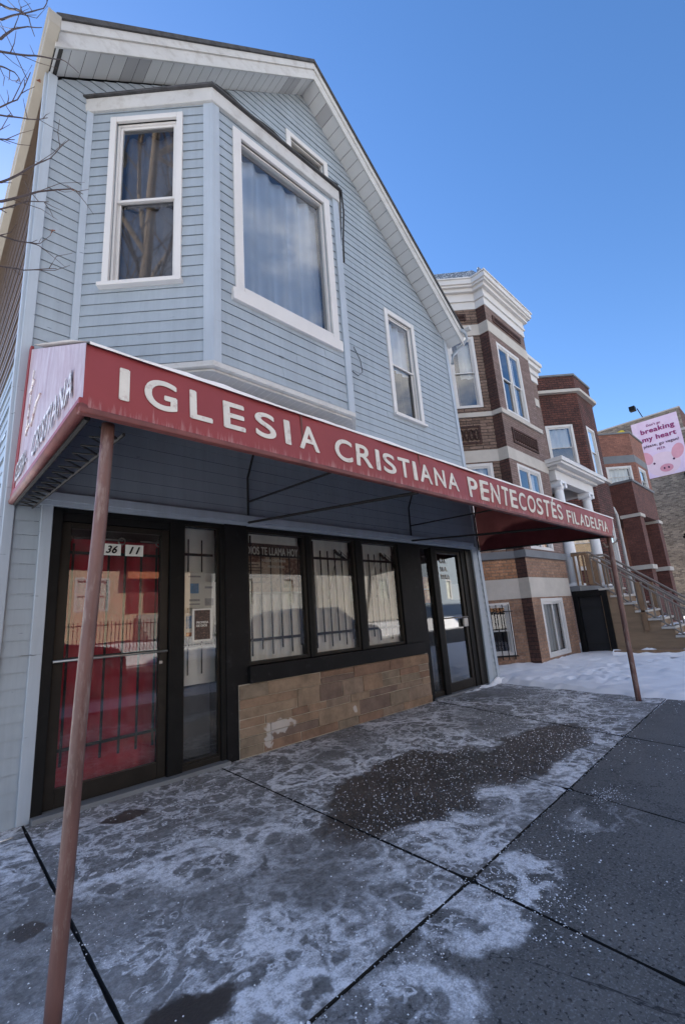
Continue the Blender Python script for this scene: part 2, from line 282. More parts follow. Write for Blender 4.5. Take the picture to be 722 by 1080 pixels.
# ashlar: per stone tint from a colour attribute, patches of white residue low on the left
def ashlar_mat():
    m = mat('sandstone_veneer', (.235, .172, .125), .88, .32, 6, 1., 16)
    t = m.node_tree; b = t.nodes['Principled BSDF']; src = b.inputs['Base Color'].links[0].from_socket
    at = N(t, 'ShaderNodeAttribute', attribute_name='tint'); mx = N(t, 'ShaderNodeMix', data_type='RGBA', blend_type='MULTIPLY'); mx.inputs[0].default_value = 1
    t.links.new(src, mx.inputs[6]); t.links.new(at.outputs['Color'], mx.inputs[7])
    tc = N(t, 'ShaderNodeTexCoord'); sx = N(t, 'ShaderNodeSeparateXYZ'); t.links.new(tc.outputs['Object'], sx.inputs[0])
    def op(o, a, c_=None, c3=None):
        n = N(t, 'ShaderNodeMath', operation=o)
        for i, v in enumerate((a, c_, c3)):
            if v is None: continue
            if isinstance(v, (int, float)): n.inputs[i].default_value = v
            else: t.links.new(v, n.inputs[i])
        return n.outputs[0]
    n = N(t, 'ShaderNodeTexNoise', Scale=9., Detail=5., Roughness=.6, Distortion=.6); t.links.new(tc.outputs['Object'], n.inputs[0])
    d = None
    for cx, cz, rx, rz in ((2.25, .22, .20, .07), (2.06, .10, .06, .08), (3.35, .2, .04, .04)):
        dx = op('DIVIDE', op('SUBTRACT', sx.outputs[0], cx), rx); dz = op('DIVIDE', op('SUBTRACT', sx.outputs[2], cz), rz)
        e = op('SQRT', op('ADD', op('MULTIPLY', dx, dx), op('MULTIPLY', dz, dz)))
        d = e if d is None else op('MINIMUM', d, e)
    dd = op('ADD', d, op('MULTIPLY', op('SUBTRACT', n.outputs[0], .5), 3.))
    mr = N(t, 'ShaderNodeMapRange'); mr.inputs[1].default_value = 1.; mr.inputs[2].default_value = .75; t.links.new(dd, mr.inputs[0])
    m2 = N(t, 'ShaderNodeMix', data_type='RGBA'); t.links.new(op('MULTIPLY', mr.outputs[0], .6), m2.inputs[0]); t.links.new(mx.outputs[2], m2.inputs[6]); m2.inputs[7].default_value = (.62, .6, .57, 1)
    t.links.new(m2.outputs[2], b.inputs['Base Color'])
    return m
M['ashlar'] = ashlar_mat(); M['mortar'] = mat('mortar', (.40, .35, .27), .9, .2, 8)
M['b1_up'] = brick('brown_rock_brick', (.15, .098, .072), (.25, .17, .13), (.055, .04, .032), .34, .085, .010, 1., rock=.9, dirt=.2)
M['b1_front'] = brick('brown_grey_brick', (.17, .115, .098), (.23, .16, .14), (.09, .068, .06), .30, .062, .006, .6, dirt=.15)
M['b1_low'] = brick('tan_brick', (.46, .24, .13), (.34, .17, .09), (.20, .15, .11), .2, .072, .008, .5)
M['b1_base'] = brick('reddish_tan_brick', (.31, .185, .12), (.23, .135, .09), (.20, .15, .12), .2, .072, .007, .5)
M['b2'] = brick('dark_red_rock_brick', (.15, .052, .040), (.085, .032, .026), (.03, .017, .014), .22, .09, .012, 1., rock=1.1, dirt=.5)
M['b3'] = brick('orange_red_brick', (.30, .125, .085), (.20, .085, .06), (.15, .09, .07), .2, .072, .007, .4, dirt=.15)
M['b3d'] = brick('dark_red_brick', (.15, .055, .042), (.10, .038, .03), (.07, .04, .033), .2, .072, .008, .5)
M['b4'] = brick('rough_grey_brick', (.36, .31, .24), (.13, .11, .09), (.26, .235, .20), .22, .09, .012, .8, rock=.5)
M['red_quoin'] = brick('brown_red_quoin', (.10, .045, .035), (.07, .035, .03), (.04, .025, .02), .3, .085, .01, 1., rock=.8)

# ------------------------------------------------------------ mesh helpers
class Fr:
    """a vertical wall frame: u along the wall, d outward, z up"""
    def __init__(s, x, y, ang=0.):
        s.o = Vector((x, y, 0)); a = R(ang); s.u = Vector((cos(a), sin(a), 0)); s.n = Vector((sin(a), -cos(a), 0))
    def p(s, u, d, z): return s.o + s.u*u + s.n*d + Vector((0, 0, z))
F0 = Fr(0, 0, 0)
class MB:
    def __init__(s): s.v = []; s.f = []; s.uv = []; s.t = []
    def face(s, pts, uv=None, tint=1.):
        b = len(s.v); s.v += [tuple(p) for p in pts]; s.f.append(tuple(range(b, b+len(pts))))
        s.uv += list(uv) if uv else [(p[0], p[2]) for p in pts]; s.t += [tint]*len(pts)
    def box(s, fr, u0, u1, d0, d1, z0, z1, tint=1.):
        p = fr.p
        s.face([p(u0, d1, z0), p(u1, d1, z0), p(u1, d1, z1), p(u0, d1, z1)], [(u0, z0), (u1, z0), (u1, z1), (u0, z1)], tint)
        s.face([p(u1, d0, z0), p(u0, d0, z0), p(u0, d0, z1), p(u1, d0, z1)], [(u1, z0), (u0, z0), (u0, z1), (u1, z1)], tint)
        s.face([p(u1, d1, z0), p(u1, d0, z0), p(u1, d0, z1), p(u1, d1, z1)], [(u1-d1, z0), (u1-d0, z0), (u1-d0, z1), (u1-d1, z1)], tint)
        s.face([p(u0, d0, z0), p(u0, d1, z0), p(u0, d1, z1), p(u0, d0, z1)], [(u0+d0, z0), (u0+d1, z0), (u0+d1, z1), (u0+d0, z1)], tint)
        s.face([p(u0, d1, z1), p(u1, d1, z1), p(u1, d0, z1), p(u0, d0, z1)], [(u0, d1), (u1, d1), (u1, d0), (u0, d0)], tint)
        s.face([p(u0, d0, z0), p(u1, d0, z0), p(u1, d1, z0), p(u0, d1, z0)], [(u0, d0), (u1, d0), (u1, d1), (u0, d1)], tint)
        return s
    def prism(s, pts, z0, z1, cap=True):
        """vertical prism over a plan outline (counter clockwise); z0/z1 may be lists"""
        n = len(pts); a = z0 if isinstance(z0, (list, tuple)) else [z0]*n; b = z1 if isinstance(z1, (list, tuple)) else [z1]*n; L_ = 0
        for i in range(n):
            j = (i+1) % n; p, q = pts[i], pts[j]; l = math.dist(p, q)
            s.face([(p[0], p[1], a[i]), (q[0], q[1], a[j]), (q[0], q[1], b[j]), (p[0], p[1], b[i])], [(L_, a[i]), (L_+l, a[j]), (L_+l, b[j]), (L_, b[i])]); L_ += l
        if cap:
            s.face([(p[0], p[1], b[i]) for i, p in enumerate(pts)], [p for p in pts])
            s.face([(p[0], p[1], a[i]) for i, p in reversed(list(enumerate(pts)))], [p for p in reversed(pts)])
        return s
    def tube(s, pts, r, n=8, cap=True):
        pts = [Vector(p) for p in pts]; rr = r if isinstance(r, (list, tuple)) else [r]*len(pts); rings = []
        for i, p in enumerate(pts):
            d = (pts[min(i+1, len(pts)-1)] - pts[max(i-1, 0)]).normalized()
            a = d.cross(Vector((0, 0, 1)) if abs(d.z) < .9 else Vector((1, 0, 0))).normalized(); b = d.cross(a)
            base = len(s.v)
            for k in range(n):
                t = 2*pi*k/n; s.v.append(tuple(p + (a*cos(t)+b*sin(t))*rr[i]))
            rings.append(base)
        for i in range(len(rings)-1):
            for k in range(n):
                k2 = (k+1) % n
                s.f.append((rings[i]+k, rings[i]+k2, rings[i+1]+k2, rings[i+1]+k)); s.uv += [(k/n, 0), (k2/n, 0), (k2/n, 1), (k/n, 1)]; s.t += [1.]*4
        if cap:
            for rg, rev in ((rings[0], True), (rings[-1], False)):
                f = [rg+k for k in range(n)]; s.f.append(tuple(reversed(f)) if rev else tuple(f)); s.uv += [(0, 0)]*n; s.t += [1.]*n
        return s
    def build(s, name, material, parent=None, smooth=False, bevel=0., merge=False):
        me = bpy.data.meshes.new(name); me.from_pydata(s.v, [], s.f); me.update()
        uvl = me.uv_layers.new(name='UVMap')
        if len(s.uv) == len(me.loops):
            for i, c in enumerate(s.uv): uvl.data[i].uv = c
        if any(t != 1. for t in s.t):
            ca = me.color_attributes.new('tint', 'FLOAT_COLOR', 'CORNER')
            for i, c in enumerate(s.t):
                ca.data[i].color = (*c, 1) if isinstance(c, tuple) else (c, c, c, 1)
        me.materials.append(material)
        bm = bmesh.new(); bm.from_mesh(me)
        if merge or bevel: bmesh.ops.remove_doubles(bm, verts=bm.verts, dist=1e-5)
        if bevel: bmesh.ops.recalc_face_normals(bm, faces=bm.faces)
        bm.to_mesh(me); bm.free()
        if smooth:
            for p in me.polygons: p.use_smooth = True
        o = bpy.data.objects.new(name, me); col.objects.link(o)
        if parent is not None:
            o.parent = parent
            if parent.type == 'EMPTY': o.matrix_parent_inverse = Matrix.Translation(-Vector(parent['base']))
        if bevel:
            bv = o.modifiers.new('bevel', 'BEVEL'); bv.width = bevel; bv.segments = 2; bv.limit_method = 'ANGLE'; bv.angle_limit = R(40)
        return o
def thing(name, label, cat, loc, group=None):
    o = bpy.data.objects.new(name, None); col.objects.link(o); o.location = loc; o['base'] = list(loc); o.empty_display_size = .2
    o['label'] = label; o['category'] = cat
    if group: o['group'] = group
    return o
def tag(o, label=None, cat=None, group=None, kind=None):
    for k, v in (('label', label), ('category', cat), ('group', group), ('kind', kind)):
        if v: o[k] = v
    return o
def wall(mb, fr, u0, u1, z0, z1, holes=(), depth=.12, back=True):
    us = sorted({u0, u1, *[h[0] for h in holes], *[h[1] for h in holes]}); zs = sorted({z0, z1, *[h[2] for h in holes], *[h[3] for h in holes]})
    for a, b in zip(us, us[1:]):
        for c, d in zip(zs, zs[1:]):
            m = ((a+b)/2, (c+d)/2)
            if any(h[0] < m[0] < h[1] and h[2] < m[1] < h[3] for h in holes): continue
            mb.face([fr.p(a, 0, c), fr.p(b, 0, c), fr.p(b, 0, d), fr.p(a, 0, d)], [(a, c), (b, c), (b, d), (a, d)])
    for a, b, c, d in holes: reveal(mb, fr, a, b, c, d, depth)
def reveal(mb, fr, a, b, c, d, dp):
    P = fr.p
    mb.face([P(a, 0, c), P(a, -dp, c), P(a, -dp, d), P(a, 0, d)], [(0, c), (dp, c), (dp, d), (0, d)])
    mb.face([P(b, -dp, c), P(b, 0, c), P(b, 0, d), P(b, -dp, d)], [(0, c), (dp, c), (dp, d), (0, d)])
    mb.face([P(a, -dp, c), P(a, 0, c), P(b, 0, c), P(b, -dp, c)], [(a, 0), (a, dp), (b, dp), (b, 0)])
    mb.face([P(a, 0, d), P(a, -dp, d), P(b, -dp, d), P(b, 0, d)], [(a, 0), (a, dp), (b, dp), (b, 0)])
def siding(mb, fr, z0, z1, lf, rf, h=.118, holes=(), lip=.0105, z_base=0.):
    k = math.floor((z0-z_base)/h)
    rr = random.Random(3)
    while z_base+k*h < z1:
        a, b = z_base+k*h, z_base+(k+1)*h; k += 1
        za, zb = max(a, z0), min(b, z1)
        cuts = sorted({za, zb, *[z for hh in holes for z in hh[2:4] if za < z < zb]})
        for c, d in zip(cuts, cuts[1:]):
            if d-c < 1e-4: continue
            dc, dd = lip*(1-(c-a)/h)+.002, lip*(1-(d-a)/h)+.002
            spans = [(lf(c), rf(c), lf(d), rf(d))]
            for hh in holes:
                if hh[2] < (c+d)/2 < hh[3]:
                    new = []
                    for s0, s1, t0, t1 in spans:
                        if hh[1] <= s0 or hh[0] >= s1: new.append((s0, s1, t0, t1)); continue
                        if hh[0] > s0: new.append((s0, hh[0], t0, hh[0]))
                        if hh[1] < s1: new.append((hh[1], s1, hh[1], t1))
                    spans = new
            cut = []
            for s0, s1, t0, t1 in spans:
                uc = s0+(s1-s0)*(.15+.7*(math.sin(k*12.9898)*43758.5453 % 1))
                if s1-s0 > 1.6 and k % 2: cut += [(s0, uc, t0, uc, .0), (uc-.012, s1, uc-.012, t1, .0035)]
                else: cut.append((s0, s1, t0, t1, 0.))
            for s0, s1, t0, t1, ex in cut:
                if s1-s0 < .002: continue
                t0, t1 = min(t0, t1), max(t0, t1)
                mb.face([fr.p(s0, dc+ex, c), fr.p(s1, dc+ex, c), fr.p(t1, dd+ex, d), fr.p(t0, dd+ex, d)])
                if ex: mb.face([fr.p(s0, 0, c), fr.p(s0, dc+ex, c), fr.p(t0, dd+ex, d), fr.p(t0, 0, d)])
                if abs(c-a) < 1e-6:
                    mb.face([fr.p(s0, 0, c+.004), fr.p(s1, 0, c+.004), fr.p(s1, dc, c), fr.p(s0, dc, c)])
    for hh in holes: reveal(mb, fr, *hh, .10)
def frame_ring(mb, fr, u0, u1, z0, z1, wd, d0, d1, wb=None, wt=None):
    wb = wd if wb is None else wb; wt = wd if wt is None else wt
    mb.box(fr, u0, u0+wd, d0, d1, z0, z1); mb.box(fr, u1-wd, u1, d0, d1, z0, z1)
    mb.box(fr, u0+wd, u1-wd, d0, d1-.001, z0, z0+wb); mb.box(fr, u0+wd, u1-wd, d0, d1-.001, z1-wt, z1)
def curtain_mesh(mb, fr, u0, u1, d, z0, z1, amp=.018, wl=.11, seed=0, nz_=8, gather=0.):
    n = max(8, int((u1-u0)/wl*10)); r = random.Random(seed); ph = r.random()*9
    def dd(u, z): return d + amp*sin(2*pi*u/wl+ph+1.3*noise.noise(Vector((u*2.5, z*.5, seed)))) * (.6+.4*noise.noise(Vector((u*3, z, seed+5))))
    base = len(mb.v)
    for i in range(n+1):
        for j in range(nz_+1):
            z = z0+(z1-z0)*j/nz_; u = u0+(u1-u0)*i/n
            mb.v.append(tuple(fr.p(u, dd(u, z), z)))
    for i in range(n):
        for j in range(nz_):
            a = base+i*(nz_+1)+j; mb.f.append((a, a+nz_+1, a+nz_+2, a+1)); mb.uv += [(0, 0)]*4; mb.t += [1.]*4
def dark_box(mb, fr, u0, u1, z0, z1, d0=-.12, d1=-.5):
    P = fr.p
    mb.face([P(u0, d1, z0), P(u1, d1, z0), P(u1, d1, z1), P(u0, d1, z1)])
    mb.face([P(u0, d0, z0), P(u0, d1, z0), P(u0, d1, z1), P(u0, d0, z1)]); mb.face([P(u1, d1, z0), P(u1, d0, z0), P(u1, d0, z1), P(u1, d1, z1)])
    mb.face([P(u0, d0, z0), P(u1, d0, z0), P(u1, d1, z0), P(u0, d1, z0)]); mb.face([P(u0, d1, z1), P(u1, d1, z1), P(u1, d0, z1), P(u0, d0, z1)])
def window(par, fr, u0, u1, z0, z1, style='double', casing=.09, cm='white', curtain='sheer', half=None, sill=True, gl='glass', proud=.03, label=None, depth=.10, lower_screen=True):
    """hole is u0..u1, z0..z1; casing lies outside it"""
    mb = MB(); frame_ring(mb, fr, u0-casing, u1+casing, z0-casing*.6, z1+casing, casing, -.02, proud, wb=casing*.6)
    f = mb.build('window', M[cm], par, bevel=.006)
    if label: f['label'] = label
    if sill: MB().box(fr, u0-casing-.02, u1+casing+.02, -.02, proud+.045, z0-casing*.6-.04, z0-casing*.6+.002).build('sill', M[cm], f, bevel=.005)
    mb = MB(); fw = .022
    frame_ring(mb, fr, u0+.001, u1-.001, z0+.001, z1-.001, fw, -depth, -.012)
    gm = MB()
    def pane(a, b, c, d, dep): gm.face([fr.p(a, dep, c), fr.p(b, dep, c), fr.p(b, dep, d), fr.p(a, dep, d)])
    zm = half if half else (z0+z1)/2
    if style == 'double':
        frame_ring(mb, fr, u0+fw, u1-fw, zm-.018, z1-fw, .028, -.055, -.028); frame_ring(mb, fr, u0+fw, u1-fw, z0+fw, zm+.018, .028, -.085, -.058)
        pane(u0+fw+.024, u1-fw-.024, zm+.008, z1-fw-.024, -.042); pane(u0+fw+.024, u1-fw-.024, z0+fw+.024, zm-.008, -.072)
    elif style == 'twin':
        um = (u0+u1)/2; mb.box(fr, um-.035, um+.035, -.08, -.012, z0+fw, z1-fw)
        for a, b in ((u0+fw, um-.035), (um+.035, u1-fw)):
            frame_ring(mb, fr, a, b, zm-.02, z1-fw, .03, -.055, -.028); frame_ring(mb, fr, a, b, z0+fw, zm+.02, .03, -.085, -.058)
            pane(a+.025, b-.025, zm, z1-fw-.025, -.042); pane(a+.025, b-.025, z0+fw+.025, zm, -.072)
    elif style == 'slider':
        um = (u0+u1)/2; frame_ring(mb, fr, u0+fw, um+.02, z0+fw, z1-fw, .04, -.06, -.02); frame_ring(mb, fr, um-.02, u1-fw, z0+fw, z1-fw, .04, -.085, -.045)
        pane(u0+fw+.035, um-.015, z0+fw+.035, z1-fw-.035, -.04); pane(um+.015, u1-fw-.035, z0+fw+.035, z1-fw-.035, -.065)
    else:
        pane(u0+fw, u1-fw, z0+fw, z1-fw, -.05)
    mb.build('sash', M[cm], f, bevel=.003); gm.build('pane', M[gl], f)
    d_ = MB(); dark_box(d_, fr, u0+.002, u1-.002, z0+.002, z1-.002, -.10, -.55); d_.build('dark_interior', M['dark'], f)
    if curtain:
        parts = curtain if isinstance(curtain, list) else [(u0+.03, u1-.03, z0+.02, z1-.02, curtain)]
        for i, (a, b, c, d, mm) in enumerate(parts):
            c_ = MB(); curtain_mesh(c_, fr, a, b, -.16, c, d, .045, .21, seed=int(u0*7+z0*3+i)); c_.build('curtain', M[mm], f, smooth=True)
    return f
def glyph_mesh(s, shear=0., space=1.08):
    c = bpy.data.curves.new('glyph', 'FONT'); c.body = s; c.size = 1; c.shear = shear; c.resolution_u = 6; c.space_character = space
    to = bpy.data.objects.new('tmp', c); col.objects.link(to); dg = bpy.context.evaluated_depsgraph_get()
    me = bpy.data.meshes.new_from_object(to.evaluated_get(dg)); bpy.data.objects.remove(to)
    vs_ = [tuple(v.co[:2]) for v in me.vertices]; fs = [tuple(p.vertices) for p in me.polygons]; bpy.data.meshes.remove(me); return vs_, fs
LW_ = dict(I=.21, G=.74, L=.58, E=.62, S=.66, A=.76, C=.72, R=.72, T=.62, N=.70, P=.66, O=.78, F=.58, D=.70); LW_['É'] = .62
def text(s, name, material, parent, place, w_, h_, bold=.0, extrude=.0006, shear=0., space=1.08, letters=0.):
    """place(u, v, d) -> world point; the words are scaled to fill w_ x h_; bold strokes are layered sheets; letters>0 sets one glyph per box with that gap"""
    V, Fc = [], []
    def add(vs_, fs, x0, y0, ww, hh, hx):
        xs = [v[0] for v in vs_]; ys = [v[1] for v in vs_]; a, b, c, d = min(xs), max(xs), min(ys), max(ys)
        sx_, sy_ = bold*hh, bold*hh
        for k, (ox, oy) in enumerate(((0, 0), (-1, 0), (1, 0), (0, .8), (0, -.8), (-.7, .6), (.7, -.6)) if bold else ((0, 0),)):
            base = len(V)
            for v in vs_: V.append(place(x0+sx_+(v[0]-a)/(b-a)*(ww-2*sx_)+ox*sx_, y0+sy_+(v[1]-c)/(d-c)*(hh-2*sy_)+oy*sy_, k*extrude))
            Fc.extend(tuple(base+i for i in f) for f in fs)
    if letters:
        tot = sum(LW_[ch] for ch in s)+letters*(len(s)-1); k = w_/tot; x = 0
        for ch in s:
            vs_, fs = glyph_mesh(ch); add(vs_, fs, x, 0, LW_[ch]*k, h_*(1.27 if ch == 'É' else 1), 0); x += (LW_[ch]+letters)*k
    else:
        vs_, fs = glyph_mesh(s, shear, space); add(vs_, fs, 0, 0, w_, h_, 0)
    me = bpy.data.meshes.new(name); me.from_pydata([tuple(v) for v in V], [], Fc); me.materials.append(material)
    o = bpy.data.objects.new(name, me); col.objects.link(o)
    if parent is not None:
        o.parent = parent
        if parent.type == 'EMPTY': o.matrix_parent_inverse = Matrix.Translation(-Vector(parent['base']))
    return o
def on(fr, u, d, z): return lambda a, b, q=0: fr.p(u+a, d+q, z+b)

# ------------------------------------------------------------ ground
mb = MB(); mb.face([(-120, -26, -.03), (160, -26, -.03), (160, 60, -.03), (-120, 60, -.03)]); mb.face([(-120, -90, .9), (160, -90, .9), (160, -17.2, .9), (-120, -17.2, .9)])
mb.face([(-120, -17.2, .9), (160, -17.2, .9), (160, -16.2, .02), (-120, -16.2, .02)]); mb.build('ground', M['snow'], None); tag(bpy.data.objects['ground'], kind='structure')
JN = [[(-.04, 0.02), (-.15, -2.862), (-.2, -4.75)], [(1.5, .02), (1.32, -2.84), (1.12, -4.75)], [(3.3, .02), (2.72, -2.79), (2.3, -4.75)], [(5.05, .02), (4.3, -2.73), (3.8, -4.75)], [(6.9, .02), (6.0, -2.675), (5.6, -4.75)], [(8.6, .02), (8.1, -2.63), (7.6, -4.75)]]
JN = [[(-1.9, .02), (-1.9, -2.9), (-1.9, -4.75)]]+JN
mb = MB(); me_ = MB(); g = .006
rj = random.Random(5)
def slab(a, b, c, d):
    # a,b back edge (y high) left/right ; c,d front edge right/left ; ragged edges, inset by the joint
    cx = sum(p[0] for p in (a, b, c, d))/4; cy = sum(p[1] for p in (a, b, c, d))/4
    ring = []
    pts = [a, b, c, d]
    for i in range(4):
        p, q = Vector(pts[i]), Vector(pts[(i+1) % 4]); n = 26; dr = (q-p).normalized(); inn = Vector((dr.y, -dr.x))
        for k in range(n):
            t = (k+.5)/n if k else .5/n
            x = p.lerp(q, t)+inn*(g+.003*max(0, 1+1.6*noise.noise(Vector((x_ := p.lerp(q, t).x*7, p.lerp(q, t).y*7, 0)))))
            ring.append(x)
    n = len(ring); lift = rj.uniform(-.002, .002)
    mb.face([(p.x, p.y, lift) for p in ring][::-1], [(p.x, p.y) for p in ring][::-1])
    for i in range(n):
        p, q = ring[i], ring[(i+1) % n]; me_.face([(p.x, p.y, lift), (q.x, q.y, lift), (q.x, q.y, -.028), (p.x, p.y, -.028)])
for A, B in zip(JN, JN[1:]):
    for i in (0, 1): slab(A[i], B[i], B[i+1], A[i+1])
sw_ = tag(mb.build('sidewalk', M['ground']), kind='structure'); se_ = me_.build('slab_edges', M['joint'], sw_)
mb = MB(); mb.face([(-1.9, -4.75, -.024), (8.6, -4.75, -.024), (8.6, .3, -.024), (-1.9, .3, -.024)]); tag(mb.build('joint_bed', M['joint']), kind='structure')
mb = MB(); mb.box(F0, -100, 140, 6.45, 6.6, -.2, .0); tag(mb.build('kerb', M['stone']), kind='structure')
mb = MB(); mb.face([(-100, -15.6, -.02), (140, -15.6, -.02), (140, -6.6, -.02), (-100, -6.6, -.02)]); tag(mb.build('road', M['asphalt']), kind='structure')
# snow lying on yard and walk, trodden here and there
foot = []
rf_ = random.Random(8)
for k in range(46):
    t_ = k/45; foot.append((7.2+5*t_+rf_.gauss(0, .12), -1.9+.5*sin(t_*5)+(.11 if k % 2 else -.11)+rf_.gauss(0, .08), 1))
for k in range(22): foot.append((8.0+rf_.gauss(0, .9), -1.2+rf_.gauss(0, .7), 1))
def snow_h(x, y):
    e = 6.78 + .16*noise.noise(Vector((x*.7, y*2.1, 1))) + .06*noise.noise(Vector((x*3, y*6, 3)))
    yy = min(0, y)
    e += -.02 + .19*yy + (.25*max(0, -2.9-y))
    t = max(0, min(1, (x-e)/.28)); t = t*t*(3-2*t)
    h = t*(.05+.034*noise.noise(Vector((x*1.3, y*1.3, 0)))+.022*noise.noise(Vector((x*5, y*5, 7)))+.03*max(0, noise.noise(Vector((x*2.4, y*2.4, 2)))))
    for fx0, fy0, _ in foot:
        dx, dy = (x-fx0)/.16, (y-fy0)/.065
        q = dx*dx+dy*dy
        if q < 4: h += t*(-.035*math.exp(-q*1.3)+.012*math.exp(-(q-2)**2))
    return h - .012*(1-t)
def grid(mb, xs, ys, fn):
    b = len(mb.v)
    for x in xs:
        for y in ys: mb.v.append((x, y, fn(x, y)))
    n = len(ys)
    for i in range(len(xs)-1):
        for j in range(n-1):
            a = b+i*n+j; mb.f.append((a, a+n, a+n+1, a+1)); mb.uv += [(0, 0)]*4; mb.t += [1.]*4
mb = MB(); grid(mb, [5.6+.035*i for i in range(150)], [-6.3+.05*i for i in range(150)], snow_h)
grid(mb, [10.82+.25*i for i in range(120)], [-6.3+.25*i for i in range(44)], lambda x, y: .045+.03*noise.noise(Vector((x*1.3, y*1.3, 0))))
tag(mb.build('snow_cover', M['snow'], smooth=True), kind='structure')
# little snow bank in the far doorway
mb = MB(); grid(mb, [5.5+.03*i for i in range(55)], [-.34+.02*i for i in range(17)], lambda x, y: -.01+max(0, .075*math.exp(-((y+.07)/.07)**2)*max(0, min(1, (x-5.6)*.9))*(.7+1.2*noise.noise(Vector((x*6, y*9, 4))))))
tag(mb.build('snow_bank', M['snow'], smooth=True), 'thin ridge of snow along the sill of the glass door near the house corner', 'snow', kind='stuff')
# salt grains
mb = MB(); rs = random.Random(11)
def grain(x, y, s, z=.0):
    a = rs.random()*pi
    P = [Vector((x+cos(a+k*pi/2)*s*(.7+.6*rs.random()), y+sin(a+k*pi/2)*s*(.7+.6*rs.random()), z+s*.45)) for k in range(4)]
    T = (x, y, z+s*1.2); 
    for k in range(4): mb.f.append((len(mb.v)+k, len(mb.v)+(k+1) % 4, len(mb.v)+4)); mb.uv += [(0, 0)]*3; mb.t += [1.]*3
    mb.v += [tuple(p) for p in P]+[T]
n = 0
while n < 9500:
    x, y = rs.uniform(-.7, 6.4), rs.uniform(-3.7, -.15)
    d = .35+.9*noise.noise(Vector((x*.9, y*.9, 5)))
    if y < -2.88+.03*x: d *= .33
    if 1.3 < x < 4.8 and -2.6 < y < -1.1: d += .45
    if rs.random() < d: grain(x, y, rs.choice((.0012, .0014, .0018, .0022, .0026, .0034, .0045))*(1+.13*max(0, x))); n += 1
for cx, cy, sx_, sy_, k in ((2.75, -3.02, .09, .05, 160), (1.42, -3.06, .12, .13, 500), (1.25, -3.3, .1, .08, 90), (2.1, -3.0, .45, .1, 260), (.6, -2.95, .3, .05, 160), (1.75, -2.45, .3, .25, 350)):
    for _ in range(k): grain(rs.gauss(cx, sx_), rs.gauss(cy, sy_), rs.uniform(.0018, .0045))
for _ in range(900):   # pebbles of salt and grit in the long joint
    x = rs.uniform(-.3, 6.); grain(x, -2.866+.031*x+rs.gauss(0, .012), rs.uniform(.0018, .005), -.012)
for _ in range(40): grain(rs.gauss(.18, .1), -2.86+rs.gauss(0, .02), rs.uniform(.006, .014), -.01)
tag(mb.build('salt_grains', M['salt']), 'white de-icing salt grains scattered over the sidewalk slabs', 'salt', kind='stuff')

# ------------------------------------------------------------ the blue sided house with the storefront
H = thing('sided_house', 'pale blue sided two storey house with steep gable, bay window and black storefront', 'house', (3.2, 0, 0))
W3 = (3.16, 10.07)
def roofz(x): return 10.45-.905*abs(x-3.16)
def lf(z):
    return -.31 if z < 6.9 else max(-.31, 3.16-(10.07-z)/.92)
def rf(z):
    e = 7.06-.043*z
    return e if z < 6.9 else min(e, 3.16+(10.07-z)/.92)
holes = [(4.88, 5.56, 4.66, 6.58), (2.84, 3.54, 8.1, 8.87)]
mb = MB(); siding(mb, F0, 2.50, 10.06, lf, rf, holes=holes); front = mb.build('front_wall', M['siding'], H)
mb = MB(); siding(mb, F0, 0, 2.50, lambda z: -.27, lambda z: -.085); mb.build('lower_siding', M['siding'], H); mb = MB(); siding(mb, F0, 0, 2.50, lambda z: 6.84, lambda z: 6.98, lip=.02); mb.build('lower_siding', M['siding'], H)
FS = Fr(-.33, 14, -90)   # left side wall, faces -x
mb = MB(); siding(mb, FS, 0, 3.776, lambda z: 0, lambda z: 14.0); mb.build('side_wall', M['siding'], H)
mb = MB(); siding(mb, FS, 3.776, 7.0, lambda z: 0, lambda z: 14.0); mb.build('side_wall', M['glare_brown'], H)  # upper courses painted brown for the sun glare along this wall
mb = MB(); mb.face([(-.3, .65, 2.45), (7.0, .65, 2.45), (6.8, .65, 6.9), (3.16, .65, 10.), (-.3, .65, 6.9)]); mb.build('light_block_plane', M['dark'], H)  # unseen dark plane added behind the siding to stop light showing through
mb = MB(); mb.face([(7.06, 0, 0), (7.06, 14, 0), (6.78, 14, 7), (6.78, 0, 7)]); mb.face([(-.33, 14, 0), (7.06, 14, 0), (6.8, 14, 6.9), (3.16, 14, 10.1), (-.33, 14, 7)][::-1]); mb.build('rear_wall', M['siding'], H)
for u0, u1, z0, z1 in ((-.335, -.265, 0, 2.5), (-.085, 0, 0, 2.46), (6.68, 6.84, 0, 2.44)):
    MB().box(F0, u0, u1, -.05, .028, z0, z1).build('corner_board', M['trim_blue'], H, bevel=.006)
mb = MB(); mb.box(F0, -.335, -.255, -.05, .03, 2.5, 6.93); mb.box(Fr(-.33, .0, -90), -.07, 0, 0, .03, 0, 6.93); mb.build('corner_board', M['trim_blue'], H, bevel=.006)
mb = MB()   # leaning right corner post
P = F0.p
for (d0, d1, w0, w1) in ((-.05, .03, -.085, .012),):
    q = [(rf(0)+w0, 0), (rf(0)+w1, 0), (rf(6.8)+w1, 6.8), (rf(6.8)+w0, 6.8)]
    mb.face([P(u, d1, z) for u, z in q]); mb.face([P(u, d0, z) for u, z in q][::-1])
    for i in range(4):
        (a, b), (c, d) = q[i], q[(i+1) % 4]; mb.face([P(a, d0, b), P(c, d0, d), P(c, d1, d), P(a, d1, b)])
mb.build('corner_board', M['trim_blue'], H, bevel=.005)
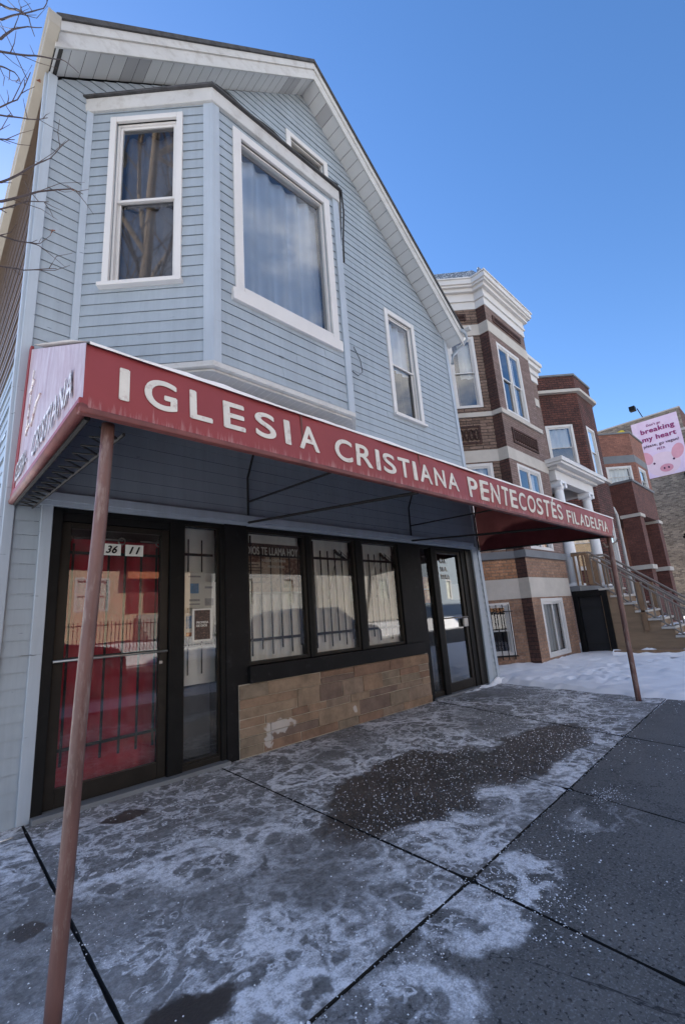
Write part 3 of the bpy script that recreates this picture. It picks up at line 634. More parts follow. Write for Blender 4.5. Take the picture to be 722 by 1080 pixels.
# roof, fascia, rake soffit
ov = .33
mb = MB()
for sx_, xe in ((-1, -.36), (1, 6.98)):
    xa, xb = 3.16, xe
    za, zb = roofz(xa), roofz(xb)
    a = [(xa, -ov-.04, za), (xb, -ov-.04, zb), (xb, 14.2, zb), (xa, 14.2, za)]; lo_ = [(x, y, z-.07) for x, y, z in a]
    if sx_ > 0: a, lo_ = a, lo_
    mb.face(a); mb.face(lo_[::-1])
    for i in range(4): mb.face([lo_[i], lo_[(i+1) % 4], a[(i+1) % 4], a[i]])
mb.build('roof', M['roof'], H)
def rake(mb, xa, xb, t0, t1, y0, y1):
    """board following the slope between tops -t0 and -t1"""
    v = [(xa, roofz(xa)-t1), (xb, roofz(xb)-t1), (xb, roofz(xb)-t0), (xa, roofz(xa)-t0)]
    mb.face([(x, y0, z) for x, z in v]); mb.face([(x, y1, z) for x, z in v][::-1])
    for i in range(4):
        (a, b), (c, d) = v[i], v[(i+1) % 4]; mb.face([(a, y1, b), (c, y1, d), (c, y0, d), (a, y0, b)])
for xa, xb in ((-.34, 3.16), (3.16, 6.96)):
    mb = MB(); rake(mb, xa, xb, .072, .40, -ov, -ov+.025); rake(mb, xa, xb, .072, .20, -ov-.02, -ov-.001); mb.build('fascia', M['white2'], H, bevel=.004)
mb = MB(); mb2 = MB(); rr = random.Random(2)
for xa, xb in ((3.16, -.33), (3.16, 6.9)):
    n = 27
    for i in range(n):
        t0, t1 = i/n, (i+1)/n-.0012; x0, x1 = xa+(xb-xa)*t0, xa+(xb-xa)*t1; z0, z1 = roofz(x0)-.385, roofz(x1)-.385
        tgt = mb2 if rr.random() < .12 else mb
        dz = .004; xm0, xm1 = x0+(x1-x0)*.08, x0+(x1-x0)*.92
        prof = [(x0, z0+dz), (xm0, roofz(xm0)-.385), (xm1, roofz(xm1)-.385), (x1, z1+dz)]
        for (p, q), (r_, s_) in zip(prof, prof[1:]): tgt.face([(p, -ov+.02, q), (r_, -ov+.02, s_), (r_, .0, s_), (p, .0, q)])
mb.build('soffit', M['soffit'], H); mb2.build('soffit', M['soffit2'], H)
# backing above the soffit so no light leaks
mb = MB(); mb.box(F0, -.335, -.27, -.02, ov-.03, 6.93, 7.2); mb.build('eave_end', M['iron'], H)
mb = MB()
for z0, z1, x0, x1, in ((6.95, 7.10, -.425, -.325),):
    mb.box(F0, x0, x1, -14, ov+.14, z0, z1); mb.box(F0, x0-.012, x0+.01, -14, ov+.14, z1-.03, z1+.008)
mb.build('gutter', M['beige'], H, bevel=.008)
mb = MB(); mb.tube([(6.86, -.36, 6.92), (6.98, -.38, 6.90), (7.08, -.34, 6.82), (7.06, -.2, 6.7), (6.9, -.07, 6.5), (6.86, -.06, 6.3)], .035); mb.build('downspout', M['trim_blue'], H, smooth=True)
MB().tube([(6.98, -.5, 6.95), (6.98, 14, 6.95)], .05).build('gutter', M['white2'], H)
window(H, Fr(0, 0, 0), 4.88, 5.56, 4.66, 6.58, 'double', .09, 'white', 'grey_int' if False else [(4.9, 5.54, 5.6, 6.56, 'sheer_blue'), (4.9, 5.54, 4.68, 5.58, 'dark')], half=5.62)
window(H, Fr(0, 0, 0), 2.84, 3.54, 8.1, 8.87, 'picture', .09, 'white', [(2.9, 3.2, 8.12, 8.85, 'drape_white')], sill=False)
# bay
B0, B1, B2, B3 = (.056, 0), (.986, -.93), (2.80, -.93), (3.73, 0)
FL = Fr(*B0, -45); FF = Fr(*B1, 0); FR = Fr(*B2, 45); LW = .93*math.sqrt(2)
bay = MB()
hl = [(.31, .95, 4.60, 6.58)]; hf = [(.34, 1.56, 4.62, 6.55)]
siding(bay, FL, 3.68, 6.75, lambda z: .02, lambda z: LW-.03, holes=hl); siding(bay, FF, 3.68, 6.75, lambda z: .03, lambda z: 1.814-.03, holes=hf); siding(bay, FR, 3.68, 6.75, lambda z: .03, lambda z: LW)
bayo = bay.build('bay', M['siding'], H)
mb = MB()
mb.prism([(B1[0]-.03, B1[1]+.0), (B1[0]-.005, B1[1]-.03), (B1[0]+.075, B1[1]-.03), (B1[0]+.075, B1[1]+.02), (B1[0]-.02, B1[1]+.08), (B1[0]-.075, B1[1]+.045)], 3.66, 6.75); mb.build('bay_corner_post', M['trim_blue'], bayo, bevel=.004); mb = MB()
mb.prism([(B2[0]-.09, B2[1]-.03), (B2[0]+.01, B2[1]-.03), (B2[0]+.08, B2[1]+.045), (B2[0]+.03, B2[1]+.08), (B2[0]-.09, B2[1]+.02)], 3.66, 6.75); mb.build('bay_corner_post', M['trim_blue'], bayo, bevel=.004); mb = MB()
mb.prism([(B0[0]-.03, -.03), (B0[0]+.03, -.045), (B0[0]+.045, 0), (B0[0]-.03, 0)], 3.66, 6.75)
mb.build('bay_corner_post', M['trim_blue'], bayo, bevel=.004)
def off(k): return [(B0[0]-k*1.0, 0), (B1[0]-k*.414, B1[1]-k), (B2[0]+k*.414, B2[1]-k), (B3[0]+k*1.0, 0)]
mb = MB(); mb.prism(off(.05), 6.74, 6.92); mb.build('bay_fascia', M['white2'], bayo, bevel=.006)
mb = MB(); o1 = off(.08); 
mb.prism(o1, 6.922, 6.95)
top = [(.75, -.02, 7.25), (3.0, -.02, 7.25)]
e = [(x, y, 6.95) for x, y in o1]
mb.face([e[0], e[1], top[0]]); mb.face([e[1], e[2], top[1], top[0]]); mb.face([e[2], e[3], top[1]]); mb.build('bay_roof', M['roof'], bayo)
mb = MB(); mb.prism(off(.03), 3.61, 3.665, cap=True); mb.prism(off(-.02), 3.585, 3.608); mb.build('bay_base_trim', M['white2'], bayo, bevel=.004)
mb = MB()
for i in range(46):
    x0 = .08+i*.079
    if x0 > 3.7: break
    x1 = x0+.072
    def yb(x): return -min(.9, max(0, x-.07), max(0, 3.71-x))
    mb.face([(x0, yb(x0), 3.582), (x0, 0, 3.582), (x1, 0, 3.582), (x1, yb(x1), 3.582)])
mb.build('bay_soffit', M['soffit2'], bayo)
window(bayo, FL, .33, .93, 4.62, 6.56, 'double', .085, 'white', [(.36, .9, 5.55, 6.54, 'grey_int')], half=5.58, gl='glass_strong') if False else None
def reparent_window(fr, *a, **k):
    return window(H, fr, *a, **k)
reparent_window(FL, .31, .95, 4.60, 6.58, 'double', .065, 'white', [(.33, .93, 5.62, 6.56, 'shade_grey'), (.33, .93, 4.62, 5.6, 'shade_grey')], half=5.60, gl='glass')
wn = reparent_window(FF, .34, 1.56, 4.62, 6.55, 'picture', .10, 'white', [(.34, 1.56, 4.64, 6.56, 'sheer_blue')], gl='glass', sill=False)
MB().box(FF, .20, 1.69, -.02, .05, 4.42, 4.555).build('sill', M['white'], wn, bevel=.006)
# cables on the bay roof and wall
mb = MB(); pts = [(-.05+i*.13, -.2-min(.86, .13*i) - .0, 6.975+.02*sin(i*2.1)+.015*sin(i*5)) for i in range(0)]+[(1.0+i*.15, -.99, 6.975+.02*sin(i*1.7)) for i in range(13)]
mb.tube(pts, .011, 6); mb.build('cable', M['cable'], H, smooth=True); mb = MB(); mb.tube([(2.86, -.99, 6.96), (2.94, -.93, 6.7), (2.96, -.86, 6.3), (2.95, -.85, 5.95)], .012, 6); mb.build('cable', M['cable'], H, smooth=True); mb = MB()
mb.tube([(3.9, -.03, 5.5), (4.02, -.04, 5.3), (4.05, -.04, 5.1), (3.95, -.03, 5.0), (3.8, -.02, 5.05)], .006, 5)
mb.build('cable', M['cable'], H, smooth=True)

# storefront ------------------------------------------------
bx = lambda u0, u1, d0, d1, z0, z1, name, m, par=H, bv=.005: MB().box(F0, u0, u1, d0, d1, z0, z1).build(name, M[m], par, bevel=bv)
mb = MB()   # interior shell behind the storefront
dark_box(mb, F0, 0.0, 1.75, 0.02, 2.42, -.1, -1.4); mb.build('interior', M['dark'], H)
mb = MB(); dark_box(mb, F0, 1.8, 4.9, .86, 2.42, -.1, -.9); mb.build('interior', M['grey_int'], H)
mb = MB(); dark_box(mb, F0, 5.0, 6.66, .02, 2.42, -.1, -2.2); mb.build('interior', M['grey_int'], H)
mb = MB(); mb.box(F0, -.1, 6.72, -.02, .055, 2.425, 2.50); mb.box(F0, -.1, 6.72, -.02, .035, 2.385, 2.425); mb.build('flashing', M['trim_blue'], H, bevel=.004)
bx(0, 6.68, -.14, -.005, 2.345, 2.385, 'header', 'black')
bx(0, .075, -.16, .02, 0, 2.35, 'door_jamb', 'black'); bx(1.01, 1.15, -.12, .012, 0, 2.35, 'door_jamb', 'black')
bx(.075, 1.01, -.12, -.01, 2.27, 2.345, 'door_header', 'black')
bx(1.545, 1.60, -.12, .008, 0, 2.345, 'door_jamb', 'black'); bx(1.15, 1.545, -.1, -.01, .0, .08, 'sidelight_sill', 'bronze')
bx(1.60, 1.87, -.12, .018, 0, 2.40, 'black_pillar', 'black_panel')
bx(4.53, 5.08, -.12, .014, 0, 2.345, 'black_pillar', 'black_panel')
bx(5.37, 5.50, -.12, .02, 0, 2.345, 'door_jamb', 'black'); bx(6.30, 6.68, -.12, .0, 0, 2.345, 'door_jamb', 'black'); bx(6.44, 6.52, -.1, .02, 0, 2.345, 'door_jamb', 'bronze')
bx(5.50, 6.30, -.12, -.012, 2.32, 2.345, 'door_header', 'black'); bx(5.08, 5.37, -.1, -.012, 0, .09, 'sidelight_sill', 'bronze')
bx(.0, 1.6, -.1, .09, -.02, .035, 'threshold', 'stone_dark'); bx(5.05, 6.6, -.1, .06, -.02, .03, 'threshold', 'stone_dark')
# windows of the storefront
for i, (a, b) in enumerate(((1.91, 2.69), (2.84, 3.57), (3.76, 4.49))):
    mb = MB(); frame_ring(mb, F0, a-.035, b+.035, .875, 2.345, .035, -.10, -.012, wt=.022); f = mb.build('shop_window', M['bronze'], H, bevel=.003)
    g_ = MB(); g_.face([F0.p(a, -.045, .9), F0.p(b, -.045, .9), F0.p(b, -.045, 2.33), F0.p(a, -.045, 2.33)]); g_.build('pane', M['glass_dirty'], f)
    c_ = MB(); curtain_mesh(c_, F0, a-.005, b+.005, -.115, .87, 2.36, .012, .135, seed=i+40); c_.build('curtain', M['blind'], f, smooth=True)
    s_ = MB(); n = 6
    for k in range(n):
        u = a+.06+k*(b-a-.1)/(n-1); top_ = 2.18 if k else 2.3
        s_.tube([F0.p(u, -.075, 1.02 if k % 2 else .96), F0.p(u, -.075, top_)], .0095, 6)
    for z in (1.13, 2.08): s_.box(F0, a-.03, b+.03, -.085, -.07, z-.015, z+.015)
    if i: s_.tube([F0.p(b-.05, -.065, 2.1), F0.p(b-.2, -.065, 2.2), F0.p(b-.3, -.065, 2.02), F0.p(a+.28, -.07, 1.55)], .004, 5); s_.tube([F0.p(b-.3, -.065, 2.2), F0.p(b-.24, -.065, 2.15), F0.p(b-.1, -.065, 2.09)], [.018, .02, .01], 6)
    s_.build('security_grille', M['iron'], f)
for a, b in ((2.728, 2.80), (3.608, 3.72)): bx(a, b, -.12, .006, .87, 2.345, 'mullion', 'black')
bx(1.87, 1.873, -.12, .0, .87, 2.345, 'mullion', 'black')
bx(1.85, 4.87, -.12, .065, .70, .87, 'window_ledge', 'black_panel')
# stone veneer
mb = MB(); mo = MB(); mo.box(F0, 1.73, 4.97, -.1, .026, 0, .70); mo.build('mortar', M['mortar'], H)
rv = random.Random(21); z = .004
rows = [.10, .175, .085, .19, .14]
occupied = []
def stone(u0, u1, z0, z1):
    tnt = rv.choice(((1, 1, 1), (1.1, 1.0, .9), (.72, .68, .72), (.9, .76, .7), (1.12, 1.1, 1.02), (.9, .95, .92)))
    d = .033+rv.uniform(-.004, .011); gp = .003
    b0 = len(mb.v); mb.box(F0, u0+gp, u1-gp, .0, d, z0+gp, z1-gp, tint=tnt); jit = {}
    for q in range(b0, len(mb.v)):
        key = tuple(round(c_, 4) for c_ in mb.v[q]); jit.setdefault(key, (rv.uniform(-.003, .003), rv.uniform(-.006, .004) if key[1] < -.02 else 0, rv.uniform(-.003, .003)))
        mb.v[q] = tuple(a_+b_ for a_, b_ in zip(mb.v[q], jit[key]))
for i, h in enumerate(rows):
    u = 1.73
    while u < 4.97:
        w_ = rv.uniform(.28, .75) if h > .1 else rv.uniform(.22, .6); u2 = min(4.97, u+w_)
        if 4.97-u2 < .15: u2 = 4.97
        if h > .12 and rv.random() < .3: stone(u, u2, z, z+h/2); stone(u, u2, z+h/2, z+h)
        else: stone(u, u2, z, z+h)
        u = u2
    z += h
sv_ = mb.build('stone_veneer', M['ashlar'], H, bevel=.006)
# red curtained door
door = MB(); frame_ring(door, F0, .08, 1.005, .04, 2.265, .075, -.075, -.018, wb=.13, wt=.05); D1 = door.build('entrance_door', M['bronze'], H, bevel=.004)
g_ = MB(); g_.face([F0.p(.15, -.045, .16), F0.p(.935, -.045, .16), F0.p(.935, -.045, 2.22), F0.p(.15, -.045, 2.22)]); g_.build('pane', M['glass_dirty'], D1)
c_ = MB(); curtain_mesh(c_, F0, .06, 1.0, -.22, .1, 2.16, .02, .16, seed=77); c_.build('curtain', M['red_curtain'], D1, smooth=True)
s_ = MB()
for k in range(6):
    u = .2+k*.145; s_.tube([F0.p(u, -.12, .3), F0.p(u, -.12, 2.1)], .011, 6)
for z in (.42, 1.12, 2.02): s_.box(F0, .14, .95, -.135, -.12, z-.012, z+.012)
s_.build('security_grille', M['iron'], D1)
s_ = MB(); s_.tube([F0.p(.07, .045, 1.115), F0.p(.98, .045, 1.115)], .011, 8)
for u in (.09, .965): s_.tube([F0.p(u, -.03, 1.115), F0.p(u, .045, 1.115)], .009, 6)
s_.build('push_bar', M['steel'], D1, smooth=True)
s_ = MB()
for a, b in ((.42, .60), (.76, .95), (.12, .16)):
    s_.tube([F0.p(a, -.10, 2.15), F0.p(b, -.10, 2.15)], .008, 6)
    for u in (b-.01,):
        s_.tube([F0.p(u+.03*cos(t), -.10, 2.14+.03*sin(t)) for t in [k*pi/5 for k in range(11)]], .007, 6, cap=False)
s_.build('curtain_rings', M['steel'], D1, smooth=True)
bx(.93, .96, -.02, -.008, 1.0, 1.03, 'lock', 'steel', D1)
for a, b, s in ((.405, .565, '36'), (.605, .765, '11')):
    mid = .5*(a+b)
    plate = MB().box(F0, a, b, -.042, -.036, 1.995, 2.10); po = plate.build('number_plate', M['paper'], D1); po['label'] = 'cream number plate reading ' + s
    text(s, 'number_digits', M['black'], po, on(F0, a+.03, -.033, 2.012), b-a-.06, .072, bold=.04, shear=.35)
bx(.2, .27, -.02, -.012, 2.285, 2.305, 'door_tag', 'paper')
# left sidelight with papers
mb = MB(); frame_ring(mb, F0, 1.15, 1.545, .08, 2.345, .02, -.08, -.02); S1 = mb.build('sidelight', M['bronze'], H)
g_ = MB(); g_.face([F0.p(1.165, -.04, .08), F0.p(1.53, -.04, .08), F0.p(1.53, -.04, 2.33), F0.p(1.165, -.04, 2.33)]); g_.build('pane', M['glass_dirty'], S1)
c_ = MB(); curtain_mesh(c_, F0, 1.1, 1.6, -.2, .75, 2.35, .006, .2, seed=5); c_.build('curtain', M['blind'], S1, smooth=True)
MB().box(F0, 1.12, 1.58, -.32, -.3, .06, .78).build('lower_panel', M['grey_int'], S1)
s_ = MB()
for u in (1.27, 1.42): s_.tube([F0.p(u, -.16, .85), F0.p(u, -.16, 2.22)], .007, 6)
for z in (1.13, 2.06): s_.box(F0, 1.15, 1.55, -.175, -.16, z-.013, z+.013)
s_.build('security_grille', M['iron'], S1)
def paper(u0, u1, z0, z1, label, d=-.052, name='paper_notice', blocks=(), m='paper'):
    o = MB().box(F0, u0, u1, d, d+.002, z0, z1).build(name, M[m]); tag(o, label, 'notice')
    for (a, b, c, e_, mm) in blocks: MB().box(F0, u0+a*(u1-u0), u0+b*(u1-u0), d+.0022, d+.0035, z0+c*(z1-z0), z0+e_*(z1-z0)).build('printed_block', M[mm], o)
    return o
M['pblue'] = mat('print_blue', (.08, .25, .5), .6, .3, 30); M['pdark'] = mat('print_dark', (.06, .04, .035), .6, .4, 25, c2=(.3, .18, .12), lo=.5, hi=.7); M['pgrey'] = mat('print_grey', (.3, .3, .3), .6, .2, 30)
M['pbrown'] = mat('print_brown', (.13, .055, .035), .6, .4, 8, c2=(.42, .27, .18), lo=.45, hi=.62)
M['pbeige'] = mat('print_beige', (.50, .40, .30), .6, .25, 9, c2=(.25, .13, .09), lo=.52, hi=.68)
M['porange'] = mat('print_orange', (.65, .28, .06), .6, .4, 18, c2=(.45, .05, .03), lo=.5, hi=.6)
paper(1.175, 1.40, 1.50, 1.86, 'white typed notice with a small blue picture taped behind the narrow pane', blocks=((.3, .7, .40, .68, 'pblue'), (.2, .8, .85, .9, 'pgrey'), (.25, .75, .18, .24, 'pgrey'), (.25, .75, .08, .12, 'pgrey')))
paper(1.33, 1.53, 1.32, 1.76, 'white sheet with a grey picture, rightmost paper behind the narrow pane', d=-.058, blocks=((.35, .85, .45, .62, 'pgrey'), (.3, .8, .85, .9, 'pgrey')))
paper(1.165, 1.29, 1.20, 1.45, 'small leaflet with a blue picture half hidden by the framed dark flyer', d=-.0535, blocks=((.3, .95, .4, .9, 'pblue'), (.3, .95, .1, .25, 'porange')))
fl = paper(1.255, 1.475, 1.17, 1.49, 'dark brown church flyer in a white border on the narrow pane', d=-.038, name='flyer', blocks=((.12, .88, .05, .95, 'pdark'),))
text('PROMESA\nDE DIOS', 'flyer_text', M['paper'], fl, on(F0, 1.30, -.033, 1.31), .13, .055, bold=.02)
# banner in the first shop window
bn = paper(1.905, 2.67, 1.63, 2.215, 'brown church banner reading DIOS TE LLAMA HOY inside the leftmost shop window', d=-.075, name='banner', m='pbeige',
           blocks=((0, 1, .73, 1, 'pdark'), (.66, 1, .12, .72, 'pbrown'), (0, .35, .62, .74, 'pbrown'), (.03, .22, .56, .585, 'pdark'), (.03, .3, .50, .52, 'pdark'), (.03, .26, .44, .46, 'pdark'), (.03, .42, .37, .39, 'pdark'), (.03, .4, .32, .34, 'pdark'), (.1, .34, .22, .24, 'pdark'), (0, 1, 0, .04, 'paper')))
bn['category'] = 'banner'
text('DIOS TE LLAMA HOY', 'banner_title', M['paper'], bn, on(F0, 1.915, -.069, 2.08), .735, .095, bold=.03)
text('IGLESIA CRISTIANA', 'banner_words', M['paper'], bn, on(F0, 2.12, -.069, 2.0), .34, .035, bold=.02)
text('PENTECOSTES', 'banner_words', M['paper'], bn, on(F0, 2.2, -.069, 1.93), .24, .03, bold=.02)
# right sidelight and glass door
mb = MB(); frame_ring(mb, F0, 5.08, 5.37, .09, 2.345, .015, -.08, -.02); S2 = mb.build('sidelight', M['bronze'], H)
g_ = MB(); g_.face([F0.p(5.09, -.04, .1), F0.p(5.36, -.04, .1), F0.p(5.36, -.04, 2.34), F0.p(5.09, -.04, 2.34)]); g_.build('pane', M['glass_dirty'], S2)
paper(5.12, 5.3, 1.45, 1.86, 'orange and red handbill in the narrow pane by the second black pillar', blocks=((0, 1, .55, 1, 'porange'), (0, 1, 0, .5, 'porange')))
MB().box(F0, 5.06, 5.4, -.2, -.19, .1, .85).build('lower_panel', M['stone_dark'], S2)
door = MB(); frame_ring(door, F0, 5.505, 6.295, .035, 2.315, .075, -.075, -.015, wb=.14, wt=.05); D2 = door.build('glass_door', M['bronze'], H, bevel=.004)
g_ = MB(); g_.face([F0.p(5.57, -.045, .17), F0.p(6.23, -.045, .17), F0.p(6.23, -.045, 2.27), F0.p(5.57, -.045, 2.27)]); g_.build('pane', M['glass_strong'], D2)
mb = MB(); mb.box(F0, 6.13, 6.25, -.02, .02, 1.02, 1.16); mb.build('lock_plate', M['steel'], D2, bevel=.006)
MB().tube([F0.p(5.58, .02, 1.18), F0.p(6.25, .02, 1.18)], .010, 8).build('push_bar', M['greypaint'], D2, smooth=True)
for s, z in (('GAL', 2.1), ('SEA', 1.96), ('PARA', 1.83)): text(s, 'door_letters', M['paper'], D2, on(F0, 5.68, -.041, z), .2 if len(s) < 4 else .25, .08, bold=.03)
paper(5.92, 6.2, 1.48, 1.75, 'blank white sheet taped inside the right glass door')

# ------------------------------------------------------------ red awning
A = thing('red_awning', 'long red church awning with white lettering and snow on its front lip', 'awning', (3.1, -2.38, 2.2))
YL, YR, DF = -.37, 6.60, -2.38
def fx(u, lo=0): return u
mb = MB(); n = 220
def yv(x, z):
    j = (z-2.2)/.305
    return DF-.004+.016*noise.noise(Vector((x*1.7, z*3, 0)))+.008*noise.noise(Vector((x*6, z*4, 5)))+.012*abs(((x+.37) % 1.16)/1.16-.5)-.006*math.sin(max(0, min(1, j))*pi)
def fpt(i, j):   # front valance surface
    t = i/n; x = -.37+(6.58+.22*j+.37)*t if False else -.37+(6.95+.2*j)*t; z = 2.2+(.305)*j-.02*t
    return (x, yv(x, z), z+.006*noise.noise(Vector((x*2, 3, 3))))
for i in range(n):
    for j in range(10):
        mb.face([fpt(i, j/10), fpt(i+1, j/10), fpt(i+1, (j+1)/10), fpt(i, (j+1)/10)])
mb.build('front_valance', M['canvas'], A, smooth=True, merge=True)
for k in range(1, 6):
    x = -.37+1.16*k; MB().box(F0, x-.006, x+.006, 2.372, 2.3835, 2.205, 2.49).build('valance_seam', M['hem'], A)
mb = MB()
mb.box(F0, -.385, 6.61, 2.36, 2.40, 2.175, 2.203); mb.build('bottom_hem', M['hem'], A, bevel=.006)
def patch(mb, a, b, c, d, nu=14, nv=10, amp=.012):
    a, b, c, d = map(Vector, (a, b, c, d)); nrm = (b-a).cross(d-a).normalized()
    def q(i, j):
        s, t = i/nu, j/nv; p = a.lerp(b, s).lerp(d.lerp(c, s), t); return p+nrm*amp*noise.noise(p*1.8)*min(1, 6*s*(1-s)+.0)*min(1, 6*t*(1-t))
    for i in range(nu):
        for j in range(nv): mb.face([q(i, j), q(i+1, j), q(i+1, j+1), q(i, j+1)])
LT0, LT1, LB1, LB0 = (-.26, -.03, 3.76), (-.37, -2.38, 2.505), (-.37, -2.38, 2.2), (-.29, -.03, 2.38)
mb = MB(); patch(mb, LT0, LT1, LB1, LB0, amp=.006); mb.build('side_panel', M['canvas_faded'], A, smooth=True, merge=True)
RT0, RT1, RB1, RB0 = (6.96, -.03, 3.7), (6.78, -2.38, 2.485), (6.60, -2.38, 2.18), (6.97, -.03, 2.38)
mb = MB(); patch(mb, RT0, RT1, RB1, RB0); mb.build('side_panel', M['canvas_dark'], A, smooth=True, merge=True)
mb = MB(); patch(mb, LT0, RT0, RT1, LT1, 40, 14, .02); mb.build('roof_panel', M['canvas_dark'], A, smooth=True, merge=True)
# red borders on the left side
def strip(mb, a, b, w0, w1, out):
    a, b, w0, w1, out = map(Vector, (a, b, w0, w1, out)); p = [a+out, b+out, b+w1+out, a+w0+out]; q = [v-out*2 for v in p]
    mb.face(p); mb.face(q[::-1])
    for i in range(4): mb.face([q[i], q[(i+1) % 4], p[(i+1) % 4], p[i]])
mb = MB(); strip(mb, LB0, LB1, (0, 0, .065), (0, 0, .05), (-.014, 0, 0)); mb2_ = MB(); mb2_.tube([Vector(LB0), Vector(LB1)], .026, 8); mb2_.build('side_hem', M['hem'], A, smooth=True)
strip(mb, LB0, LT0, (0, -.12, 0), (0, -.07, 0), (-.012, 0, 0)); mb.build('side_border', M['canvas'], A, bevel=.004)
# lettering
def fplace(u, z0): return lambda a, b, q=0: Vector((u+a, yv(u+a, z0+b)-.0035-q*.6, z0+b))
for s, u0, u1, z0, h in (('IGLESIA', -.235, .92, 2.277, .158), ('CRISTIANA', 1.045, 2.47, 2.262, .155), ('PENTECOSTÉS', 2.645, 4.74, 2.245, .19), ('FILADELFIA', 4.90, 6.44, 2.24, .16)):
    text(s, 'lettering', M['letter'], A, fplace(u0, z0), u1-u0, h, bold=.032, letters=.30 if s == 'IGLESIA' else .16)
a_, b_ = Vector(LB0), Vector(LB1); e1 = (b_-a_).normalized(); e2 = (Vector(LT0)-a_); e2 = (e2-e1*e2.dot(e1)).normalized(); nn = Vector((-1, 0, 0))
def splace(s0, t0): return lambda a, b, q=0: a_+e1*(s0+a)+e2*(t0+b)+nn*(.010+q)
text('IGLESIA -', 'side_lettering', M['ghost'], A, splace(.12, .12), .62, .16, bold=.03)
text('CRISTIANA', 'side_lettering', M['ghost'], A, splace(.95, .12), 1.2, .17, bold=.03)
mb = MB()
for pts in ([(.45, .95), (.45, .42)], [(.36, .8), (.56, .83)], [(.45, .45), (.62, .47), (.7, .42), (.85, .55), (1.0, .56)]):
    mb.tube([a_+e1*u+e2*v+nn*.008 for u, v in pts], .006, 5)
mb.build('side_emblem', M['ghost'], A)
# frame tubes
mb = MB()
for P0, P1 in (((-.27, -.04, 2.36), (-.33, -2.3, 2.2)), ((6.93, -.05, 2.36), (6.56, -2.34, 2.2)), ((-.35, -2.33, 2.215), (6.58, -2.33, 2.195))): mb.tube([P0, P1], .014, 7)
for x in (1.88, 4.86):
    mb.tube([(x, -.04, 2.42), (x, -.05, 2.95), (x+.05, -.25, 3.5)], .013, 7)
    mb.tube([(x, -.05, 2.42), (x+.12, -2.3, 2.21)], .014, 7)
    mb.tube([(x, -.05, 2.66), (x+.0, -2.0, 2.58)], .011, 7)
mb.tube([(6.9, -.05, 2.38), (6.88, -.06, 3.0), (6.88, -.2, 3.5)], .012, 7); mb.tube([(6.88, -.05, 2.66), (6.72, -2.2, 2.42)], .011, 7)
# lattice truss under the left side
pa, pb = Vector((-.26, -.1, 2.34)), Vector((-.28, -2.3, 2.17)); qa, qb = pa+Vector((.10, 0, -.01)), pb+Vector((.10, 0, -.01)); mb.tube([qa, qb], .008, 5)
for k in range(14):
    t = k/14; mb.tube([pa.lerp(pb, t), qa.lerp(qb, t+1/28), pa.lerp(pb, t+1/14)], .005, 4); 
mb.build('awning_frame', M['iron'], A)
for (tx, ty, tz), (bx_, by) in (((-.245, -2.30, 2.19), (-.325, -2.30)), ((6.52, -2.35, 2.19), (6.1, -2.42))):
    mb = MB(); pts = []; 
    for k in range(15):
        t = k/14; pts.append((tx+(bx_-tx)*t+.006*noise.noise(Vector((t*3, tx, 0))), ty+(by-ty)*t, tz*(1-t)))
    mb.tube(pts, .027 if tx < 0 else .034, 12); mb.build('support_pole', M['pole'], A, smooth=True)
mb = MB(); mb.tube([(6.52, -2.35, 2.06), (6.42, -2.32, 2.03), (6.38, -2.3, 2.1)], .012, 6); mb.tube([(6.55, -2.36, 2.08), (6.68, -2.4, 2.12), (6.66, -2.42, 2.17)], .012, 6); mb.build('pole_bracket', M['greypaint'], A)
# snow on the front lip
mb = MB(); n = 260
for i in range(n+1):
    x = -.36+7.14*i/n; h = .022+.016*noise.noise(Vector((x*2.2, 0, 0)))+.008*noise.noise(Vector((x*9, 1, 0))); h = max(.006, h)+(.03 if 1.9 < x < 2.0 else 0)*0
    zt = 2.497-.02*i/n
    for j, (y, z) in enumerate(((-2.392, zt), (-2.398, zt+h*.55), (-2.38, zt+h), (-2.33, zt+h+.03), (-2.0, zt+.235), (-.06, 3.80+.02*noise.noise(Vector((x, 3, 0)))))):
        mb.v.append((x+(.10*(1-i/n)+.01 if j > 4 else 0), y, z))
for i in range(n):
    for j in range(5):
        a = i*6+j; mb.f.append((a, a+6, a+7, a+1)); mb.uv += [(0, 0)]*4; mb.t += [1.]*4
tag(mb.build('awning_snow', M['snow'], smooth=True), 'thin line of snow lying along the top edge of the red awning', 'snow', kind='stuff')

# ------------------------------------------------------------ brown brick two-flat with white porch columns
def col_at(par, x, y, z0, z1, r=.15):
    mb = MB(); mb.tube([(x, y, z0+.1), (x, y, z0+.9), (x, y, z1-.3), (x, y, z1-.22)], [r, r, r*.84, r*.82], 20); c = mb.build('porch_column', M['colwhite'], par, smooth=True)
    f = Fr(x, y, 0)
    mb = MB(); mb.box(f, -r*1.3, r*1.3, -r*1.3, r*1.3, z0, z0+.06); mb.tube([(x, y, z0+.06), (x, y, z0+.1)], r*1.2, 16); mb.build('column_base', M['colwhite'], c, bevel=.006)
    mb = MB(); mb.tube([(x, y, z1-.22), (x, y, z1-.15)], [r*.82, r*1.05], 16); mb.tube([(x, y, z1-.235), (x, y, z1-.215)], r*.95, 16)
    for sx_ in (-1, 1): mb.tube([(x+sx_*r*1.15, y-r*1.15, z1-.12), (x+sx_*r*1.15, y+r*1.15, z1-.12)], .075, 12)
    mb.box(f, -r*1.35, r*1.35, -r*1.2, r*1.2, z1-.07, z1); mb.build('column_capital', M['colwhite'], c, bevel=.004)
BA = thing('brick_two_flat', 'brown brick two storey flat with white cornice, angled bay and white porch columns', 'building', (11, 1.2, 0))
